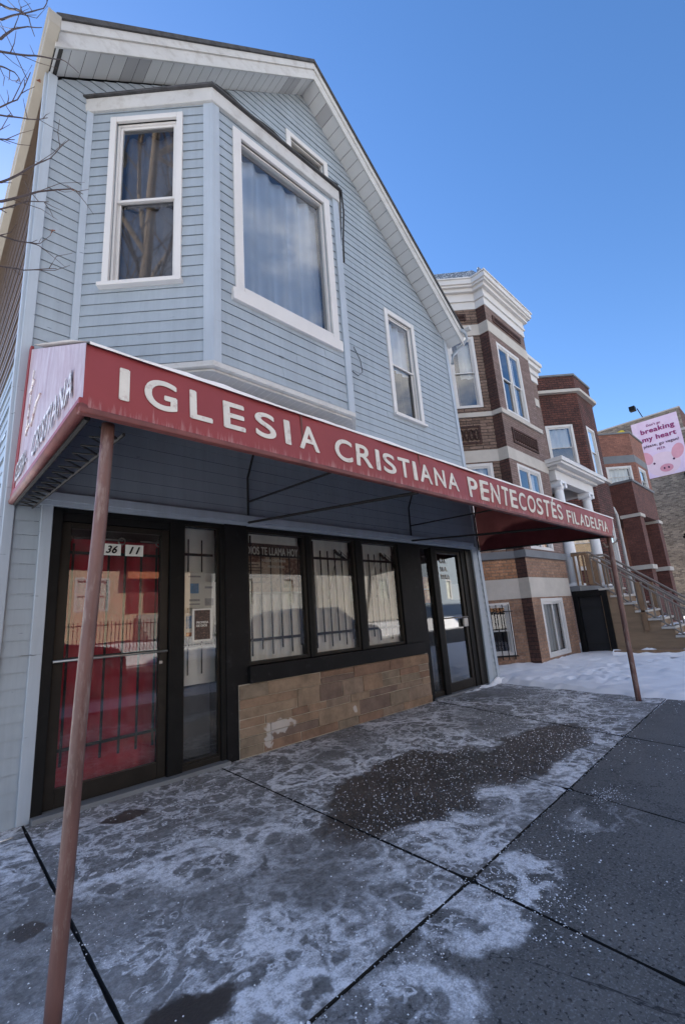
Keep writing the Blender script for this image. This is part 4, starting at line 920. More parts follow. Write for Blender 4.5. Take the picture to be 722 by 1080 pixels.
fa = Fr(9.4, .2, 0); fb = Fr(9.4-1.2, .45+1.2, -45); LB = 1.2*math.sqrt(2); fc = Fr(9.4, .45, -90)
fd = Fr(11.75, .45, 45)
wf_up, wf_lo, wf_b = (.36, 1.70, 6.20, 8.20), (.40, 1.78, 2.62, 4.78), (.46, 1.76, .10, 1.44)
s45 = math.sqrt(2)
wl_up, wl_lo, wl_b = (.80, 1.52, 6.30, 8.34), (.80, 1.52, 2.62, 4.80), (.62, 1.42, .2, 1.40)
def layer(z0, z1, m, holes_f=(), holes_l=(), mf=None, name='brick_wall'):
    mb = MB(); wall(mb, fa, .0, 2.35, z0, z1, holes_f); wall(mb, fd, 0, 1.1, z0, z1); mb.build(name, M[mf or m], BA)
    mb = MB(); wall(mb, fb, 0, LB, z0, z1, holes_l); mb.build(name, M[m], BA)
layer(0, 1.47, 'b1_base', [wf_b], [wl_b]); layer(1.93, 2.38, 'b1_low', mf='b1_base')
mb = MB(); mb.face([fa.p(0, 0, 2.55), fa.p(0, 0, 2.55), fa.p(0, 0, 2.55)]) if False else None
layer(2.38, 4.82, 'b1_up', [wf_lo], [wl_lo], 'b1_front'); layer(4.82, 9.2, 'b1_up', [wf_up], [wl_up], 'b1_front')
mb = MB(); wall(mb, Fr(9.4, .45, -90), 0, .25, 0, 9.2); mb.build('corner_quoin', M['red_quoin'], BA)
def bayring(k): return [(8.2-k*1.3, 1.65+.0*k), (8.2-k, 1.65-k*.4), (9.4-k, .45-k*.42), (9.4-k, .2-k), (11.75+k, .2-k), (11.75+k, .45-k*.42), (12.55+k, 1.25), (12.55, 1.6), (8.4, 1.6)]
def band(z0, z1, k, m, name): MB().prism(bayring(k), z0, z1).build(name, M[m], BA, bevel=.006)
band(1.47, 1.93, .012, 'stone', 'stone_band'); band(2.40, 2.57, .05, 'stone_dark', 'stone_sill'); band(4.83, 5.14, .014, 'stone', 'stone_band'); band(6.03, 6.15, .045, 'stone', 'stone_sill'); band(8.36, 8.68, .014, 'stone', 'stone_band')
mb = MB()
for z0, z1, k in ((9.15, 9.37, .02), (9.37, 9.43, .06), (9.43, 9.62, .04), (9.62, 9.72, .13), (9.72, 9.78, .20), (9.78, 9.92, .24), (9.92, 9.96, .27)): mb.prism(bayring(k), z0, z1)
mb.build('cornice', M['white'], BA, bevel=.012)
mb = MB(); mb.face([(8.1, 1.5, 9.965), (9.28, .32, 9.965), (9.48, .56, 10.48), (8.34, 1.77, 10.48)]); mb.face([(9.28, .32, 9.965), (9.3, .12, 9.965), (9.56, .45, 10.48), (9.48, .56, 10.48)]); mb.face([(9.3, .12, 9.965), (10.2, 1.4, 9.965), (9.56, .45, 10.48)])
M['roof_snowy'] = mat('snowy_shingle', (.10, .13, .16), .9, .3, 8, .8, 60, c2=(.75, .77, .8), lo=.52, hi=.58)
mb.build('bay_roof', M['roof_snowy'], BA); MB().tube([(9.25, .1, 9.96), (9.29, .15, 10.2)], [.1, .02], 8).build('roof_finial', M['roof_snowy'], BA)
# recessed ornament panels
def ornament(fr, u0, u1, z0, z1, n):
    mb = MB(); frame_ring(mb, fr, u0, u1, z0, z1, .05, 0, .03)
    w_ = (u1-u0-.1)/n
    for k in range(n):
        u = u0+.05+(k+.5)*w_; c = fr.p(u, .012, (z0+z1)/2)
        pts = [c+fr.u*(w_*.36*cos(t))+Vector((0, 0, (z1-z0-.14)*.42*sin(t))) for t in [q*pi/4 for q in range(9)]]; mb.tube(pts, .022, 5, cap=False)
    mb.build('ornament_panel', M['red_quoin'], BA)
ornament(fa, .42, 1.9, 5.33, 5.75, 12); ornament(fb, .25, 1.35, 5.32, 5.80, 8); ornament(fa, .35, 2.0, 8.78, 8.98, 14); ornament(fb, .5, 1.4, 8.82, 9.02, 6)
def bw(fr, h, style='double', cur='sheer', **k): return window(BA, fr, h[0]+.08, h[1]-.08, h[2]+.05, h[3]-.08, style, .08, 'white', cur, sill=False, proud=.0, **k)
bw(fa, wf_up, 'twin', [(.5, .7, 7.2, 8.1, 'sheer'), (1.3, 1.55, 6.3, 8.1, 'sheer')]); bw(fa, wf_lo, 'twin', [(.5, .8, 2.7, 4.7, 'sheer'), (1.3, 1.7, 2.7, 4.7, 'sheer')])
bw(fa, wf_b, 'slider', [(.55, 1.65, .2, 1.3, 'sheer')]); bw(fb, wl_up, 'double', [(1.1, 1.4, 7.2, 8.2, 'sheer')], gl='glass_strong'); bw(fb, wl_lo, 'double', [(.9, 1.4, 3.7, 4.7, 'sheer')], gl='glass_strong')
window(BA, fb, .70, 1.34, .28, 1.34, 'double', .07, 'white', None, sill=False, proud=.0, half=.78)
mb = MB()
for k in range(6): u = .66+k*.14; mb.tube([fb.p(u, .05, .15), fb.p(u, .05, 1.36)], .012, 6)
for z in (.22, 1.2): mb.tube([fb.p(.6, .05, z), fb.p(1.44, .05, z)], .012, 6)
mb.build('security_grille', M['iron'], BA)
# main body
fm = Fr(8.0, 1.25, 0)
mb = MB(); wall(mb, fm, 0, 7.1, 0, 9.6, [(5.4, 6.3, 1.75, 4.0), (5.2, 6.5, 5.7, 7.9)]); mb.face([(8.0, 14, 0), (8.0, 1.25, 0), (8.0, 1.25, 9.6), (8.0, 14, 9.6)]); mb.face([(15.1, 1.25, 0), (15.1, 14, 0), (15.1, 14, 9.6), (15.1, 1.25, 9.6)]); mb.face([(8, 1.25, 9.6), (15.1, 1.25, 9.6), (15.1, 14, 9.6), (8, 14, 9.6)]); mb.face([(8, 14, 0), (8, 14, 9.6), (15.1, 14, 9.6), (15.1, 14, 0)])
mb.build('brick_wall', M['b1_front'], BA)
mb = MB()
for z0, z1, k in ((9.2, 9.45, .04), (9.45, 9.65, .10), (9.65, 9.82, .2), (9.82, 9.95, .26)): mb.box(fm, 4.3, 7.15+k*.3, -.1, k, z0, z1)
mb.build('cornice', M['white'], BA, bevel=.012)
MB().box(fm, 3.9, 6.9, -.05, .04, 8.2, 8.5).build('stone_band', M['stone'], BA)
window(BA, fm, 5.3, 6.4, 5.75, 7.8, 'twin', .08, 'white', 'sheer', sill=True)
mb = MB(); mb.box(fm, 5.42, 6.28, -.1, -.05, 1.75, 3.95); dr = mb.build('front_door', M['door_beige'], BA, bevel=.01)
# porch
pf = Fr(12.0, .2, 0)
MB().box(Fr(12.0, .2, 0), 0, 3.0, -1.0, .18, 1.58, 1.72).build('porch_floor', M['stone_dark'], BA, bevel=.01)
mb = MB(); mb.box(pf, -.12, 2.95, -.1, .14, 4.66, 4.95); mb.box(pf, -.12, .14, -1.0, -.1, 4.66, 4.95); mb.box(pf, 2.7, 2.95, -1.0, -.1, 4.66, 4.95); mb.box(pf, -.2, 3.1, -1.05, .25, 4.95, 5.03); mb.box(pf, -.34, 3.3, -1.05, .42, 5.03, 5.10); mb.box(pf, -.38, 3.35, -1.05, .47, 5.10, 5.22)
mb.build('porch_roof', M['white'], BA, bevel=.01)
mb = MB(); grid(mb, [11.64+.1*i for i in range(38)], [-.24+.1*i for i in range(14)], lambda x, y: 5.235+.05*noise.noise(Vector((x*2, y*2, 0))) if True else 0); tag(mb.build('porch_snow', M['snow'], smooth=True), 'snow layer on the white porch roof of the brown brick flat', 'snow', kind='stuff')
col_at(BA, 12.22, .18, 1.72, 4.66); col_at(BA, 14.5, .18, 1.72, 4.66)
# under the porch: black framed cellar opening in the side plane
fx_ = Fr(12.0, .2, -90)   # u runs toward the street, outward is -x
mb = MB(); frame_ring(mb, fx_, -.05, .78, 0, 1.58, .13, -.12, .02, wt=.16, wb=.03); mb.build('cellar_door_frame', M['black'], BA, bevel=.008)
mb = MB(); mb.box(fx_, .08, .62, -.14, -.10, .0, 1.42); cd = mb.build('cellar_door', M['dark'], BA)
mb = MB(); 
for z in (.2, 1.1): MB().box(fx_, .1, .6, -.1, -.085, z, z+.05).build('gate_bar', M['iron'], cd)
# staircase
nst = 8; rise, run = 1.60/nst, .235
SW = 1.25
y0 = -.42
mb = MB(); prof = [(y0, 0)]
st = MB(); tr_ = MB()
for k in range(nst):
    yk = y0-k*run; zk = 1.60-k*rise
    st.face([(12.04, yk, 0), (12.04, yk-run, 0), (12.04, yk-run, zk-.05), (12.04, yk, zk-.05)]); st.face([(12.04+SW, yk-run, 0), (12.04+SW, yk, 0), (12.04+SW, yk, zk-.05), (12.04+SW, yk-run, zk-.05)])
    st.face([(12.04, yk-run, 0), (12.04+SW, yk-run, 0), (12.04+SW, yk-run, zk-.05), (12.04, yk-run, zk-.05)])
    tr_.box(Fr(12, yk, 0), -.03, SW+.08, -.0, run+.04, zk-.05, zk)
stc = st.build('staircase', M['plywood'], BA); tr_.build('stair_tread', M['stone'], stc, bevel=.008)
mb = MB()
for k in range(nst):
    yk = y0-k*run; zk = 1.60-k*rise
    grid(mb, [12.05+.08*i for i in range(14)], [yk-run+.0+.05*j for j in range(5)], lambda x, y, zk=zk: zk+.006+.03*max(-.5, noise.noise(Vector((x*3, y*5, zk)))+.3))
tag(mb.build('stair_snow', M['snow'], smooth=True), 'snow left on the treads of the porch staircase', 'snow', kind='stuff')
for sx_ in (12.02, 12.04+SW):
    mb = MB(); a, b = Vector((sx_, -.35, 2.55)), Vector((sx_, -2.4, .86)); 
    mb.tube([a, b], .028, 8); mb.tube([a-Vector((0, 0, .13)), b-Vector((0, 0, .13))], .024, 8); lo1, lo2 = a-Vector((0, 0, .78)), b-Vector((0, 0, .78)); mb.tube([lo1, lo2], .022, 8)
    for k in range(15): t = k/14; p = a.lerp(b, t); mb.box(Fr(p.x, p.y, 0), -.016, .016, -.016, .016, p.z-.78, p.z-.13)
    mb.tube([(sx_, .1, 2.58), a], .028, 8); mb.build('stair_railing', M['greypaint'], BA)
    for yy in (-.28, -1.3, -2.35):
        zt = 2.55-(abs(yy)-.35)*.824-.1; mb = MB(); mb.box(Fr(sx_, yy, 0), -.05, .05, -.05, .05, max(0, 1.72 if yy > -.3 else zt-1.15), zt); mb.build('newel_post', M['wood'], BA, bevel=.006)
mb = MB(); mb.box(Fr(12.02, 0, 0), -.03, .03, -.1, .28, 2.5, 2.56)
for k in range(4): mb.box(Fr(12.02, .05-.11*k, 0), -.02, .02, -.02, .02, 1.72, 2.5)
mb.build('porch_railing', M['wood'], BA); mb = MB()
for k in range(9): mb.box(Fr(13.5+.12*k, .18, 0), -.018, .018, -.018, .018, 1.72, 2.5)
mb.box(Fr(13.4, .18, 0), 0, 1.0, -.03, .03, 2.48, 2.55); mb.build('porch_railing', M['wood'], BA)
o = MB().box(Fr(11.15, -.75, -80), 0, 1.35, -.08, .08, .02, .15).build('landscape_timber', M['wood'], None, bevel=.02); tag(o, 'weathered timber edging half buried in the snow beside the porch stairs', 'timber')
mb = MB(); grid(mb, [11.0+.05*i for i in range(16)], [-2.1+.08*j for j in range(18)], lambda x, y: .02+.155*max(0, 1-((x-11.3-(y+1.4)*.176*-1)/.2)**2)*(.8+.5*noise.noise(Vector((x*4, y*4, 1))))); tag(mb.build('timber_snow', M['snow'], smooth=True), 'heaped snow on the timber edging beside the porch stairs', 'snow', kind='stuff')

# ------------------------------------------------------------ dark red brick building
BB = thing('dark_brick_flat', 'dark red rough brick flat with stone cornice band and angled bay', 'building', (18, 2, 0))
ga = Fr(16.88, .5, 0); gb = Fr(16.88-1.3, .5+1.3, -45); LG = 1.3*math.sqrt(2)
hga = [(.35, 1.25, 5.9, 7.85), (.35, 1.25, 2.4, 4.3)]; hgb = [(.42, 1.45, 6.1, 7.85), (.42, 1.45, 2.4, 4.3)]
mb = MB(); wall(mb, ga, 0, 1.75, 0, 9.85, hga); wall(mb, gb, 0, LG, 0, 9.85, hgb); wall(mb, Fr(18.63, .5, 45), 0, LG, 0, 9.85)
mb.face([(15.58, 1.8, 9.85), (16.88, .5, 9.85), (18.63, .5, 9.85), (19.9, 1.8, 9.85)])
gm = Fr(15.3, 1.8, 0); wall(mb, gm, 0, 7.6, 0, 9.3, [(5.3, 6.3, 2.2, 4.6)]); mb.face([(15.3, 14, 0), (15.3, 1.8, 0), (15.3, 1.8, 9.3), (15.3, 14, 9.3)]); mb.face([(22.9, 1.8, 0), (22.9, 14, 0), (22.9, 14, 9.3), (22.9, 1.8, 9.3)]); mb.face([(15.3, 1.8, 9.3), (22.9, 1.8, 9.3), (22.9, 14, 9.3), (15.3, 14, 9.3)])
mb.build('brick_wall', M['b2'], BB)
def gr(k): return [(15.58-k, 1.8-k*.4), (16.88-k*.41, .5-k), (18.63+k*.41, .5-k), (19.9+k, 1.8-k*.4)]
MB().prism(gr(.16), 9.12, 9.24).build('stone_cornice', M['stone'], BB, bevel=.01); MB().prism(gr(.05), 9.85, 9.93).build('parapet_coping', M['stone_dark'], BB, bevel=.01)
for fr, hh in ((ga, hga[0]), (ga, hga[1]), (gb, hgb[0]), (gb, hgb[1])):
    window(BB, fr, hh[0]+.09, hh[1]-.09, hh[2]+.06, hh[3]-.09, 'double', .09, 'white', [(hh[0]+.15, hh[1]-.15, (hh[2]+hh[3])/2, hh[3]-.12, 'sheer')], sill=True, proud=.01, gl='glass_strong')
MB().prism(gr(.12), 5.72, 5.84).build('stone_sill', M['stone'], BB, bevel=.01)
mb = MB(); mb.box(gm, 5.3, 6.3, -.1, -.04, 2.2, 4.6); mb.build('front_door', M['wood'], BB); mb = MB(); frame_ring(mb, gm, 5.25, 6.35, 2.15, 4.7, .12, -.06, .03); mb.build('door_frame', M['white'], BB)
for x, y in ((19.35, .9), (20.6, 1.3)):
    mb = MB(); mb.box(Fr(x, y, 0), -.13, .13, -.1, .1, .3, 5.3); mb.build('porch_post', M['colwhite'], BB, bevel=.01)
mb = MB(); mb.tube([(19.9, 1.0, 5.1), (19.95, .85, 5.0), (20.05, .8, 4.7), (20.05, .8, .4)], .07, 8); mb.build('downspout', M['white2'], BB, smooth=True)

# ------------------------------------------------------------ orange red brick building with dark brick porch
BC = thing('orange_brick_flat', 'orange red brick flat with grey stone band and tall dark brick porch', 'building', (25, 2, 0))
ha = Fr(25.5, .8, 0); hb = Fr(25.5-1.35, .8+1.35, -45); LH = 1.35*math.sqrt(2)
hha = [(.4, 1.8, 6.6, 7.95)]; hhb = [(.35, 1.65, 6.85, 7.95)]
mb = MB(); wall(mb, ha, 0, 2.5, 0, 9.7, hha); wall(mb, hb, 0, LH, 0, 9.7, hhb); wall(mb, Fr(28.0, .8, 45), 0, LH, 0, 9.7); mb.face([(24.15, 2.15, 9.7), (25.5, .8, 9.7), (28.0, .8, 9.7), (29.3, 2.15, 9.7)])
mb.build('brick_wall', M['b3'], BC)
mb = MB(); wall(mb, Fr(23.0, 2.15, 0), 0, 7, 0, 9.3, [(1.0, 2.0, 2.2, 4.6)]); mb.face([(23, 14, 0), (23, 2.15, 0), (23, 2.15, 9.3), (23, 14, 9.3)]); mb.face([(30, 2.15, 0), (30, 14, 0), (30, 14, 9.3), (30, 2.15, 9.3)]); mb.face([(23, 2.15, 9.3), (30, 2.15, 9.3), (30, 14, 9.3), (23, 14, 9.3)]); mb.build('brick_wall', M['b3'], BC)
def hr(k): return [(24.15-k, 2.15-k*.4), (25.5-k*.41, .8-k), (28.0+k*.41, .8-k), (29.3+k, 2.15-k*.4)]
MB().prism(hr(.012), 8.12, 8.52).build('stone_band', M['stone_dark'], BC); MB().prism(hr(.06), 9.7, 9.78).build('parapet_coping', M['stone_dark'], BC, bevel=.01)
for fr, hh in ((ha, hha[0]), (hb, hhb[0])): window(BC, fr, hh[0]+.1, hh[1]-.1, hh[2]+.08, hh[3]-.1, 'double', .1, 'white', 'sheer', sill=False, proud=.01)
px0, px1, py0, py1 = 20.9, 24.6, .2, 1.5
mb = MB(); mb.prism([(px0, py0), (px1, py0), (px1, 2.1), (px0, 2.1)], 4.75, 6.15); mb.build('porch_balcony', M['b3d'], BC)
mb = MB(); mb.prism([(px0-.06, py0-.06), (px1+.06, py0-.06), (px1+.06, 2.1), (px0-.06, 2.1)], 6.15, 6.25); mb.build('porch_coping', M['stone_dark'], BC, bevel=.01)
for x in (px0-.02, px1-.62):
    mb = MB(); mb.prism([(x, py0-.03), (x+.62, py0-.03), (x+.62, py0+.62), (x, py0+.62)], .2, 4.66); mb.build('porch_pier', M['b3d'], BC)
    MB().prism([(x-.06, py0-.09), (x+.68, py0-.09), (x+.68, py0+.68), (x-.06, py0+.68)], 4.62, 4.76).build('pier_capital', M['stone'], BC, bevel=.01)
    mb = MB(); mb.prism([(x-.08, py0-.11), (x+.70, py0-.11), (x+.70, py0+.70), (x-.08, py0+.70)], 2.42, 2.6); mb.build('pier_capstone', M['stone'], BC, bevel=.01)
mb = MB(); mb.prism([(px0, py0+.05), (px1, py0+.05), (px1, 2.1), (px0, 2.1)], .2, 1.5); mb.build('porch_base', M['b3d'], BC)
mb = MB(); mb.box(Fr(22.1, 2.1, 0), 0, 1.0, -.02, .03, 1.6, 4.3); mb.build('front_door', M['b3'], BC); mb = MB(); frame_ring(mb, Fr(22.1, 2.1, 0), -.12, 1.12, 1.55, 4.45, .14, 0, .06); mb.build('door_frame', M['white'], BC)

# ------------------------------------------------------------ tall building with the painted billboard
BD = thing('billboard_building', 'tall rough grey brick building carrying a pink advertising banner on its side wall', 'building', (34, 4, 0))
mb = MB(); mb.face([(34, 16, 0), (34, -.55, 0), (34, -.55, 13.15), (34, 16, 13.15)], [(0, 0), (16.5, 0), (16.5, 13.15), (0, 13.15)]); mb.face([(34, -.55, 13.15), (48, -.55, 13.15), (48, 16, 13.15), (34, 16, 13.15)]); mb.build('side_wall', M['b4'], BD)
mb = MB(); wall(mb, Fr(34.0, -.55, 0), 0, 14, 0, 13.3); mb.build('front_wall', M['b3d'], BD); MB().box(Fr(34, -.55, 0), -.05, 14, -.3, .08, 11.6, 11.75).build('stone_band', M['stone'], BD)
mb = MB(); mb.box(Fr(34, 16, -90), 0, 16.6, -.25, .05, 13.15, 13.24); mb.build('parapet_coping', M['stone'], BD)
S4 = Fr(34, 16, -90)   # u toward the street
def u4(y): return 16-y
M['pink'] = mat('pink_print', (.80, .62, .78), .6, .07, .7, c2=(.86, .74, .84), lo=.45, hi=.7); M['pink2'] = mat('pig_pink', (.84, .64, .70), .6, .05, 1.5); M['pink3'] = mat('snout_pink', (.68, .30, .36), .6, .08, 2); M['pinkear'] = mat('ear_pink', (.76, .36, .42), .6, .1, 1.5)
M['magenta'] = mat('magenta_ink', (.30, .03, .16), .6, .05, 3); M['inkdark'] = mat('dark_ink', (.10, .03, .08), .6, .05, 3)
bb = thing('advertising_banner', 'pink billboard banner with a pig face and the words breaking my heart', 'billboard', (33.9, 1, 9))
uL, uR, zB, zT = u4(2.22), u4(-.38), 8.93, 12.92
MB().box(S4, uL, uR, .03, .08, zB, zT).build('banner_sheet', M['pink'], bb)
def t4(s, m, u0, u1, z0, h, b=.02): text(s, 'banner_lettering', M[m], bb, on(S4, uL+u0, .09, z0), u1-u0, h, bold=b, extrude=.002)
t4("Don't go", 'magenta', .85, 1.65, 12.42, .22); t4('breaking', 'magenta', .45, 2.35, 11.90, .46, .04); t4('my heart', 'magenta', .45, 2.35, 11.35, .46, .04); t4('please, go vegan!', 'inkdark', .45, 2.4, 10.98, .26); t4('PETA', 'magenta', 1.15, 1.6, 10.72, .16)
def disc(fr, u, z, ru, rz, d, m, name, par, n=28, ang=0., pt=None):
    mb = MB(); c = fr.p(u, d, z); ring = []
    for k in range(n):
        t = 2*pi*k/n; a, b = ru*cos(t), rz*sin(t)
        if pt: b *= pt(t)
        a, b = a*cos(ang)-b*sin(ang), a*sin(ang)+b*cos(ang); ring.append(fr.p(u+a, d, z+b))
    mb.face(ring); back_ = [Vector(p)-fr.n*.02 for p in ring]
    for k in range(n): mb.face([back_[k], back_[(k+1) % n], ring[(k+1) % n], ring[k]])
    return mb.build(name, M[m], par)
pc = uL+1.3
disc(S4, pc, 9.72, .92, .80, .085, 'pink2', 'pig_head', bb); disc(S4, pc-.85, 10.32, .34, .46, .09, 'pinkear', 'pig_ear', bb, ang=.4); disc(S4, pc+.88, 10.36, .32, .5, .09, 'pinkear', 'pig_ear', bb, ang=-.35)
disc(S4, pc+.12, 9.42, .36, .26, .10, 'pink3', 'pig_snout', bb)
for du in (.0, .24): disc(S4, pc+du, 9.42, .05, .07, .11, 'inkdark', 'pig_nostril', bb)
for du, dz in ((-.48, .12), (.6, .14)): disc(S4, pc+du, 9.75+dz, .065, .07, .10, 'inkdark', 'pig_eye', bb)
disc(S4, u4(3.2), 12.6, .55, .22, .01, 'yellow', 'yellow_graffiti', BD, pt=lambda t: 1+.4*sin(3*t))
mb = MB(); mb.tube([(34.1, 1.45, 13.2), (33.4, 1.55, 13.75)], .03, 6); mb.box(Fr(33.35, 1.75, 0), -.2, .2, -.22, .12, 13.65, 13.95); mb.build('floodlight', M['black'], BD)
mb = MB(); mb.box(S4, u4(-.02), u4(-.5), 0, .3, 8.55, 8.8); mb.build('wall_lamp', M['black'], BD)
mb = MB(); mb.tube([(33.0, -.3, .3), (33.0, -.3, 4.6)], .06, 6); mb.face([(33.2, -.9, 4.5), (32.6, -.9, 4.9), (32.6, .6, 4.9), (33.2, .6, 4.5)]); mb.box(Fr(32.7, .2, 0), -.4, .4, -.4, .6, 4.6, 4.72); o = mb.build('canopy_post', M['black'], None); tag(o, 'dark post with a small slanted snow dusted canopy before the billboard building', 'canopy')
mb = MB()
for k in range(46): y = -1.0-.06*0; x = 19.5+k*.16; mb.tube([(x, -1.2, .05), (x, -1.2, 1.55)], .014, 5)
for z in (.25, 1.45): mb.tube([(19.4, -1.2, z), (26.9, -1.2, z)], .02, 5)
o = mb.build('iron_fence', M['iron'], None); tag(o, 'black iron picket fence in front of the far brick porches', 'fence')

# ------------------------------------------------------------ across the street (seen in the glass)
def far_house(name, label, x0, x1, yf, z0, h, m, gable=True, wins=(), door_=None, roofm='roof'):
    t = thing(name, label, 'house', ((x0+x1)/2, yf, z0), 'houses across the street, mirrored in the glass'); f = Fr(x1, yf, 180)  # faces +y
    W_ = x1-x0; mb = MB(); wall(mb, f, 0, W_, z0, z0+h, [w_ for w_ in wins]); d = 11
    mb.face([(x0, yf, z0), (x0, yf-d, z0), (x0, yf-d, z0+h), (x0, yf, z0+h)]); mb.face([(x1, yf-d, z0), (x1, yf, z0), (x1, yf, z0+h), (x1, yf-d, z0+h)])
    if gable: mb.face([(x0, yf, z0+h), (x1, yf, z0+h), ((x0+x1)/2, yf, z0+h+W_*.42)][::-1])
    mb.build('front_wall', M[m], t)
    mb = MB(); xm = (x0+x1)/2; zp = z0+h+W_*.42
    if gable:
        for xa in (x0-.3, x1+.3):
            zz = z0+h-.25; mb.face([(xa, yf+.4, zz), (xm, yf+.4, zp), (xm, yf-d, zp), (xa, yf-d, zz)])
    else: mb.prism([(x0-.1, yf+.1), (x0-.1, yf-d), (x1+.1, yf-d), (x1+.1, yf+.1)], z0+h, z0+h+.25)
    mb.build('roof', M[roofm], t)
    for w_ in wins: window(t, f, w_[0]+.05, w_[1]-.05, w_[2]+.05, w_[3]-.05, 'double', .1, 'white', 'blind', sill=False, proud=.02)
    return t, f
cr, cf = far_house('cream_house', 'cream house with orange door awning, mirrored in the red curtained door', 3.4, 10.6, -20, 1.0, 5.6, 'cream', True, [(5.0, 5.7, 2.5, 4.1), (4.2, 4.85, 2.5, 4.1), (2.2, 3.1, 5.2, 6.4), (4.4, 5.2, 5.2, 6.4)])
mb = MB(); mb.box(cf, 1.7, 2.5, 0, .06, 2.3, 4.25); mb.box(cf, 2.75, 3.4, 0, .06, 2.3, 4.25); mb.build('front_door', M['maroonpaint'], cr)
mb = MB(); mb.box(cf, 1.5, 3.7, .02, .05, 4.35, 5.1); mb.build('sign_board', M['maroonpaint'], cr)
mb = MB(); mb.face([cf.p(1.4, .02, 4.8), cf.p(3.7, .02, 4.8), cf.p(3.7, 1.1, 4.35), cf.p(1.4, 1.1, 4.35)]); mb.box(cf, 1.4, 3.7, 1.08, 1.12, 4.05, 4.36); mb.build('door_awning', M['orange'], cr)
mb = MB()
for k in range(6): mb.box(cf, 1.6, 2.9, .2+k*.28, .48+k*.28, 1.0, 2.2-k*.2)
mb.build('steps', M['stone'], cr)
far_house('tan_brick_house', 'flat roofed tan brick house left of the cream one, in the glass reflections', -7, 2.6, -20.5, 1.0, 7.5, 'b1_low', False, [(2, 3, 2.4, 4.4), (5, 6.2, 2.4, 4.4)])
far_house('pale_frame_house', 'pale gabled frame house right of the cream one, in the glass reflections', 12.0, 19.5, -20, 1.0, 6.2, 'white2', True, [(1.4, 2.3, 2.5, 4.3), (4.6, 5.5, 2.5, 4.3), (3, 4.2, 5.4, 6.8)])
far_house('stone_house', 'flat roofed pale stone house, third from the left in the reflected row', 20.5, 30, -20.5, 1.0, 7.6, 'stone', False, [(1.6, 2.8, 2.6, 4.4), (5, 6.2, 2.6, 4.4)])
far_house('grey_frame_house', 'grey gabled frame house mirrored in the right glass door', 31, 38.5, -20, 1.0, 6.2, 'siding', True, [(1.4, 2.3, 2.5, 4.3), (4.6, 5.5, 2.5, 4.3)])
far_house('long_brick_house', 'long brick building at the far end of the reflected row', 39.5, 70, -20.5, 1.0, 9, 'b1_base', False, [(2+4*k, 3.4+4*k, 2.6, 4.4) for k in range(7)])
def suv(name, label, x, y, paint, ln=4.7):
    t = thing(name, label, 'car', (x, y, 0), 'cars parked along the kerb'); w_ = .92
    prof = [(-ln/2, .42), (-ln/2+.02, .8), (-ln/2+.12, 1.08), (-ln/2+.35, 1.62), (-ln/2+.75, 1.72), (ln*.08, 1.72), (ln*.24, 1.18), (ln/2-.18, 1.0), (ln/2, .78), (ln/2, .4)]
    mb = MB(); ins = [.0, 0, .02, .12, .16, .16, .04, .04, .03, 0]
    L_ = [(x+a, y-w_+i, z) for (a, z), i in zip(prof, ins)]; R_ = [(x+a, y+w_-i, z) for (a, z), i in zip(prof, ins)]
    mb.face(L_); mb.face(R_[::-1])
    for i in range(len(prof)): j = (i+1) % len(prof); mb.face([L_[j], L_[i], R_[i], R_[j]])
    mb.build('body', paint, t, bevel=.04)
    for s in (-1, 1):
        mb = MB(); q = [(-ln/2+.42, 1.16, .08), (-ln/2+.6, 1.58, .15), (ln*.06, 1.6, .15), (ln*.19, 1.18, .08)]; mb.face([(x+a, y+s*(w_-i+.01), z) for a, z, i in q]); mb.build('side_window', M['dark'], t)
        for wx in (-ln*.31, ln*.31):
            mb = MB(); mb.tube([(x+wx, y+s*(w_-.2), .34), (x+wx, y+s*(w_+.02), .34)], .34, 20); mb.build('wheel', M['iron'], t, bevel=.02)
    return t
M['carwhite'] = mat('white_car_paint', (.75, .75, .74), .25, .03, 2); M['cardark'] = mat('maroon_car_paint', (.16, .03, .035), .25, .05, 2)
suv('parked_car', 'white car at the kerb, mirrored in the middle shop windows', 9.4, -7.7, M['carwhite'])
suv('parked_car', 'maroon car at the kerb, mirrored in the red curtained door', .6, -7.7, M['cardark'])
mb = MB()
for k in range(60): x = 2.5+k*.15; mb.tube([(x, -16.8, .3), (x, -16.8, 1.9)], .015, 4)
mb.tube([(2.4, -16.8, 1.75), (11.4, -16.8, 1.75)], .02, 4); tag(mb.build('yard_fence', M['iron']), 'dark picket fence before the cream house, mirrored in the door', 'fence')

# ------------------------------------------------------------ bare street tree left of the house
T = thing('bare_tree', 'leafless street tree whose fine twigs reach in at the top left corner', 'tree', (-4.1, -2.1, 0))
tb = MB(); tw = MB(); rt_ = random.Random(4)
def limb(p, d, ln, r, lv):
    p = Vector(p); d = Vector(d).normalized(); pts = [p]; rr_ = [r]; n = 7 if lv < 2 else 5
    for k in range(n):
        d = (d+Vector((rt_.gauss(0, .10), rt_.gauss(0, .10), rt_.gauss(.03, .07)))).normalized(); p = p+d*ln/n; pts.append(p); rr_.append(r*(1-.75*(k+1)/n))
    (tb if lv < 2 else tw).tube(pts, rr_, 10 if lv < 1 else (7 if lv < 2 else 4), cap=False)
    if lv >= 4: return
    nb = (16, 8, 6, 4)[lv]
    for k in range(nb):
        i = rt_.randint(2 if lv == 0 else 1, n); q = pts[min(i, n)]; a = rt_.uniform(0, 2*pi); up = rt_.uniform(.2, 1.1)
        dd = (d*.55+Vector((cos(a), sin(a), up))*.8).normalized()
        if q.x+dd.x*ln*.5 > -1.6 and lv < 2: dd.x = -abs(dd.x)*.3
        limb(q, dd, ln*rt_.uniform(.42, .62)*(.75 if lv == 0 else 1), rr_[min(i, n)]*.62, lv+1)
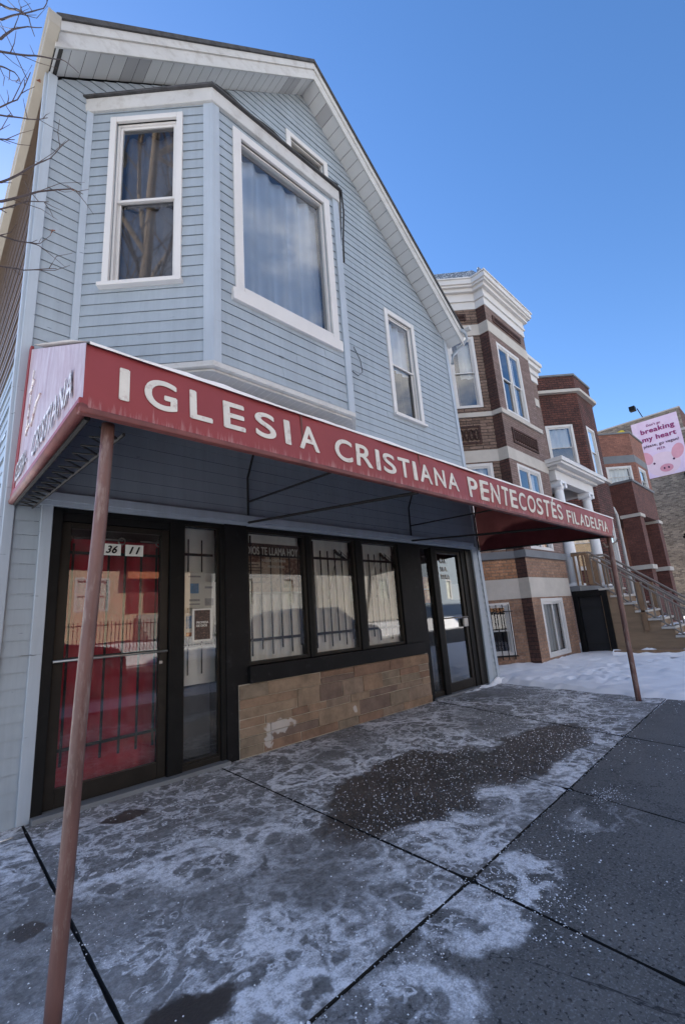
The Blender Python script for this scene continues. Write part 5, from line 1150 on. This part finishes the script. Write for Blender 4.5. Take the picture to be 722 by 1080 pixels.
limb((-4.1, -2.1, 0), (.02, 0, 1), 15, .16, 0)
tb.build('trunk', M['bark'], T, smooth=True)
near = [[(-1.6,-1.9,3.9),(-1.1,-1.85,4.2),(-.75,-1.75,4.56),(-.58,-1.5,5.03),(-.40,-1.25,5.5),(-.33,-1.5,5.14)],
[(-1.1,-1.85,4.2),(-.72,-1.5,4.45),(-.64,-1.5,4.59),(-.61,-1.75,4.55)],
[(-1.6,-1.9,3.2),(-1.1,-1.8,3.4),(-.68,-1.75,3.69),(-.54,-1.5,4.14),(-.41,-1.25,4.56),(-.32,-1.3,4.75)],
[(-1.1,-1.8,3.4),(-.67,-1.75,3.57),(-.49,-1.5,3.99),(-.29,-1.4,4.25),(-.24,-1.45,4.2)],
[(-1.0,-1.8,3.38),(-.67,-1.75,3.52),(-.53,-1.5,3.89),(-.41,-1.35,4.1)],
[(-1.1,-1.85,4.0),(-.72,-1.75,4.12),(-.58,-1.5,4.49),(-.45,-1.25,4.89)],
[(-1.1,-1.85,3.9),(-.71,-1.75,3.96),(-.63,-1.5,4.28)],
[(-1.1,-1.8,3.1),(-.66,-1.75,3.36),(-.51,-1.5,3.6),(-.38,-1.25,3.8)],
[(-1.6,-1.9,4.2),(-1.1,-1.8,4.5),(-.77,-1.75,4.79),(-.68,-1.5,5.29),(-.54,-1.25,5.86),(-.52,-1.3,5.95)],
[(-1.1,-1.8,4.5),(-.78,-1.75,4.9),(-.70,-1.5,5.31),(-.62,-1.3,5.6),(-.58,-1.35,5.4)],
[(-1.1,-1.8,4.4),(-.76,-1.75,4.65),(-.70,-1.5,5.13),(-.62,-1.25,5.58),(-.54,-1.3,5.6)],
[(-1.1,-1.8,4.2),(-.75,-1.75,4.45),(-.67,-1.5,4.79),(-.62,-1.25,5.04)],
[(-1.1,-1.8,3.0),(-.64,-1.75,3.18),(-.52,-1.5,3.4),(-.32,-1.25,3.7)],
[(-2.4,-2.0,3.6),(-1.6,-1.9,4.2)],[(-2.4,-2.0,3.6),(-1.6,-1.9,3.9)],[(-2.4,-2.0,3.4),(-1.6,-1.9,3.2),(-1.1,-1.8,3.0)],[(-4.1,-2.1,3.0),(-3.2,-2.05,3.3),(-2.4,-2.0,3.6)],[(-4.1,-2.1,2.9),(-3.2,-2.05,3.2),(-2.4,-2.0,3.4)],
[(-2.4,-2.0,3.6),(-1.9,-1.9,4.8),(-1.0,-1.6,6.2),(-.3,-1.5,7.2),(.05,-1.5,7.2),(.12,-1.5,6.9)]]
for k, pl in enumerate(near):
    far_ = pl[0][0] < -2; r0 = .022 if far_ else (.009 if len(pl) > 4 else .006); r1 = .012 if far_ else .0022
    m_ = len(pl)-1; sm = []
    for i in range(m_):   # gentle wander between the measured points
        a, b = Vector(pl[i]), Vector(pl[i+1]); 
        for q in range(4):
            t = q/4; p = a.lerp(b, t)+Vector([.012*noise.noise(Vector((k, i+t, c_))) for c_ in (0, 5, 9)])*(0 if far_ else 1); sm.append(p)
    sm.append(Vector(pl[-1])); tw.tube(sm, [r0+(r1-r0)*i/(len(sm)-1) for i in range(len(sm))], 5)
    if not far_:
        for _ in range(5):
            i = rt_.randint(len(sm)//3, len(sm)-2); d = (sm[i+1]-sm[i]).normalized(); a = sm[i]; s = rt_.uniform(.08, .3)
            e1_ = (d+Vector((rt_.gauss(0, .5), rt_.gauss(0, .5), rt_.gauss(0, .5)))).normalized(); mid = a+e1_*s*.5; e2_ = (e1_+Vector((rt_.gauss(0, .3), rt_.gauss(0, .3), .2))).normalized()
            tw.tube([a, mid, mid+e2_*s*.5], [.0028, .002, .0012], 4)
tw.build('twigs', M['twig'], T)
mb = MB()
for p in ((-.29, -1.35, 4.3), (-.40, -1.5, 3.75), (-.545, -1.5, 4.85)):
    p = Vector(p)
    for q in range(3):
        a, b, c_ = [p+Vector((rt_.gauss(0, .012), rt_.gauss(0, .012), rt_.gauss(0, .012))) for _ in range(3)]; mb.face([a, b, c_])
mb.build('dead_leaves', M['leaf'], T)
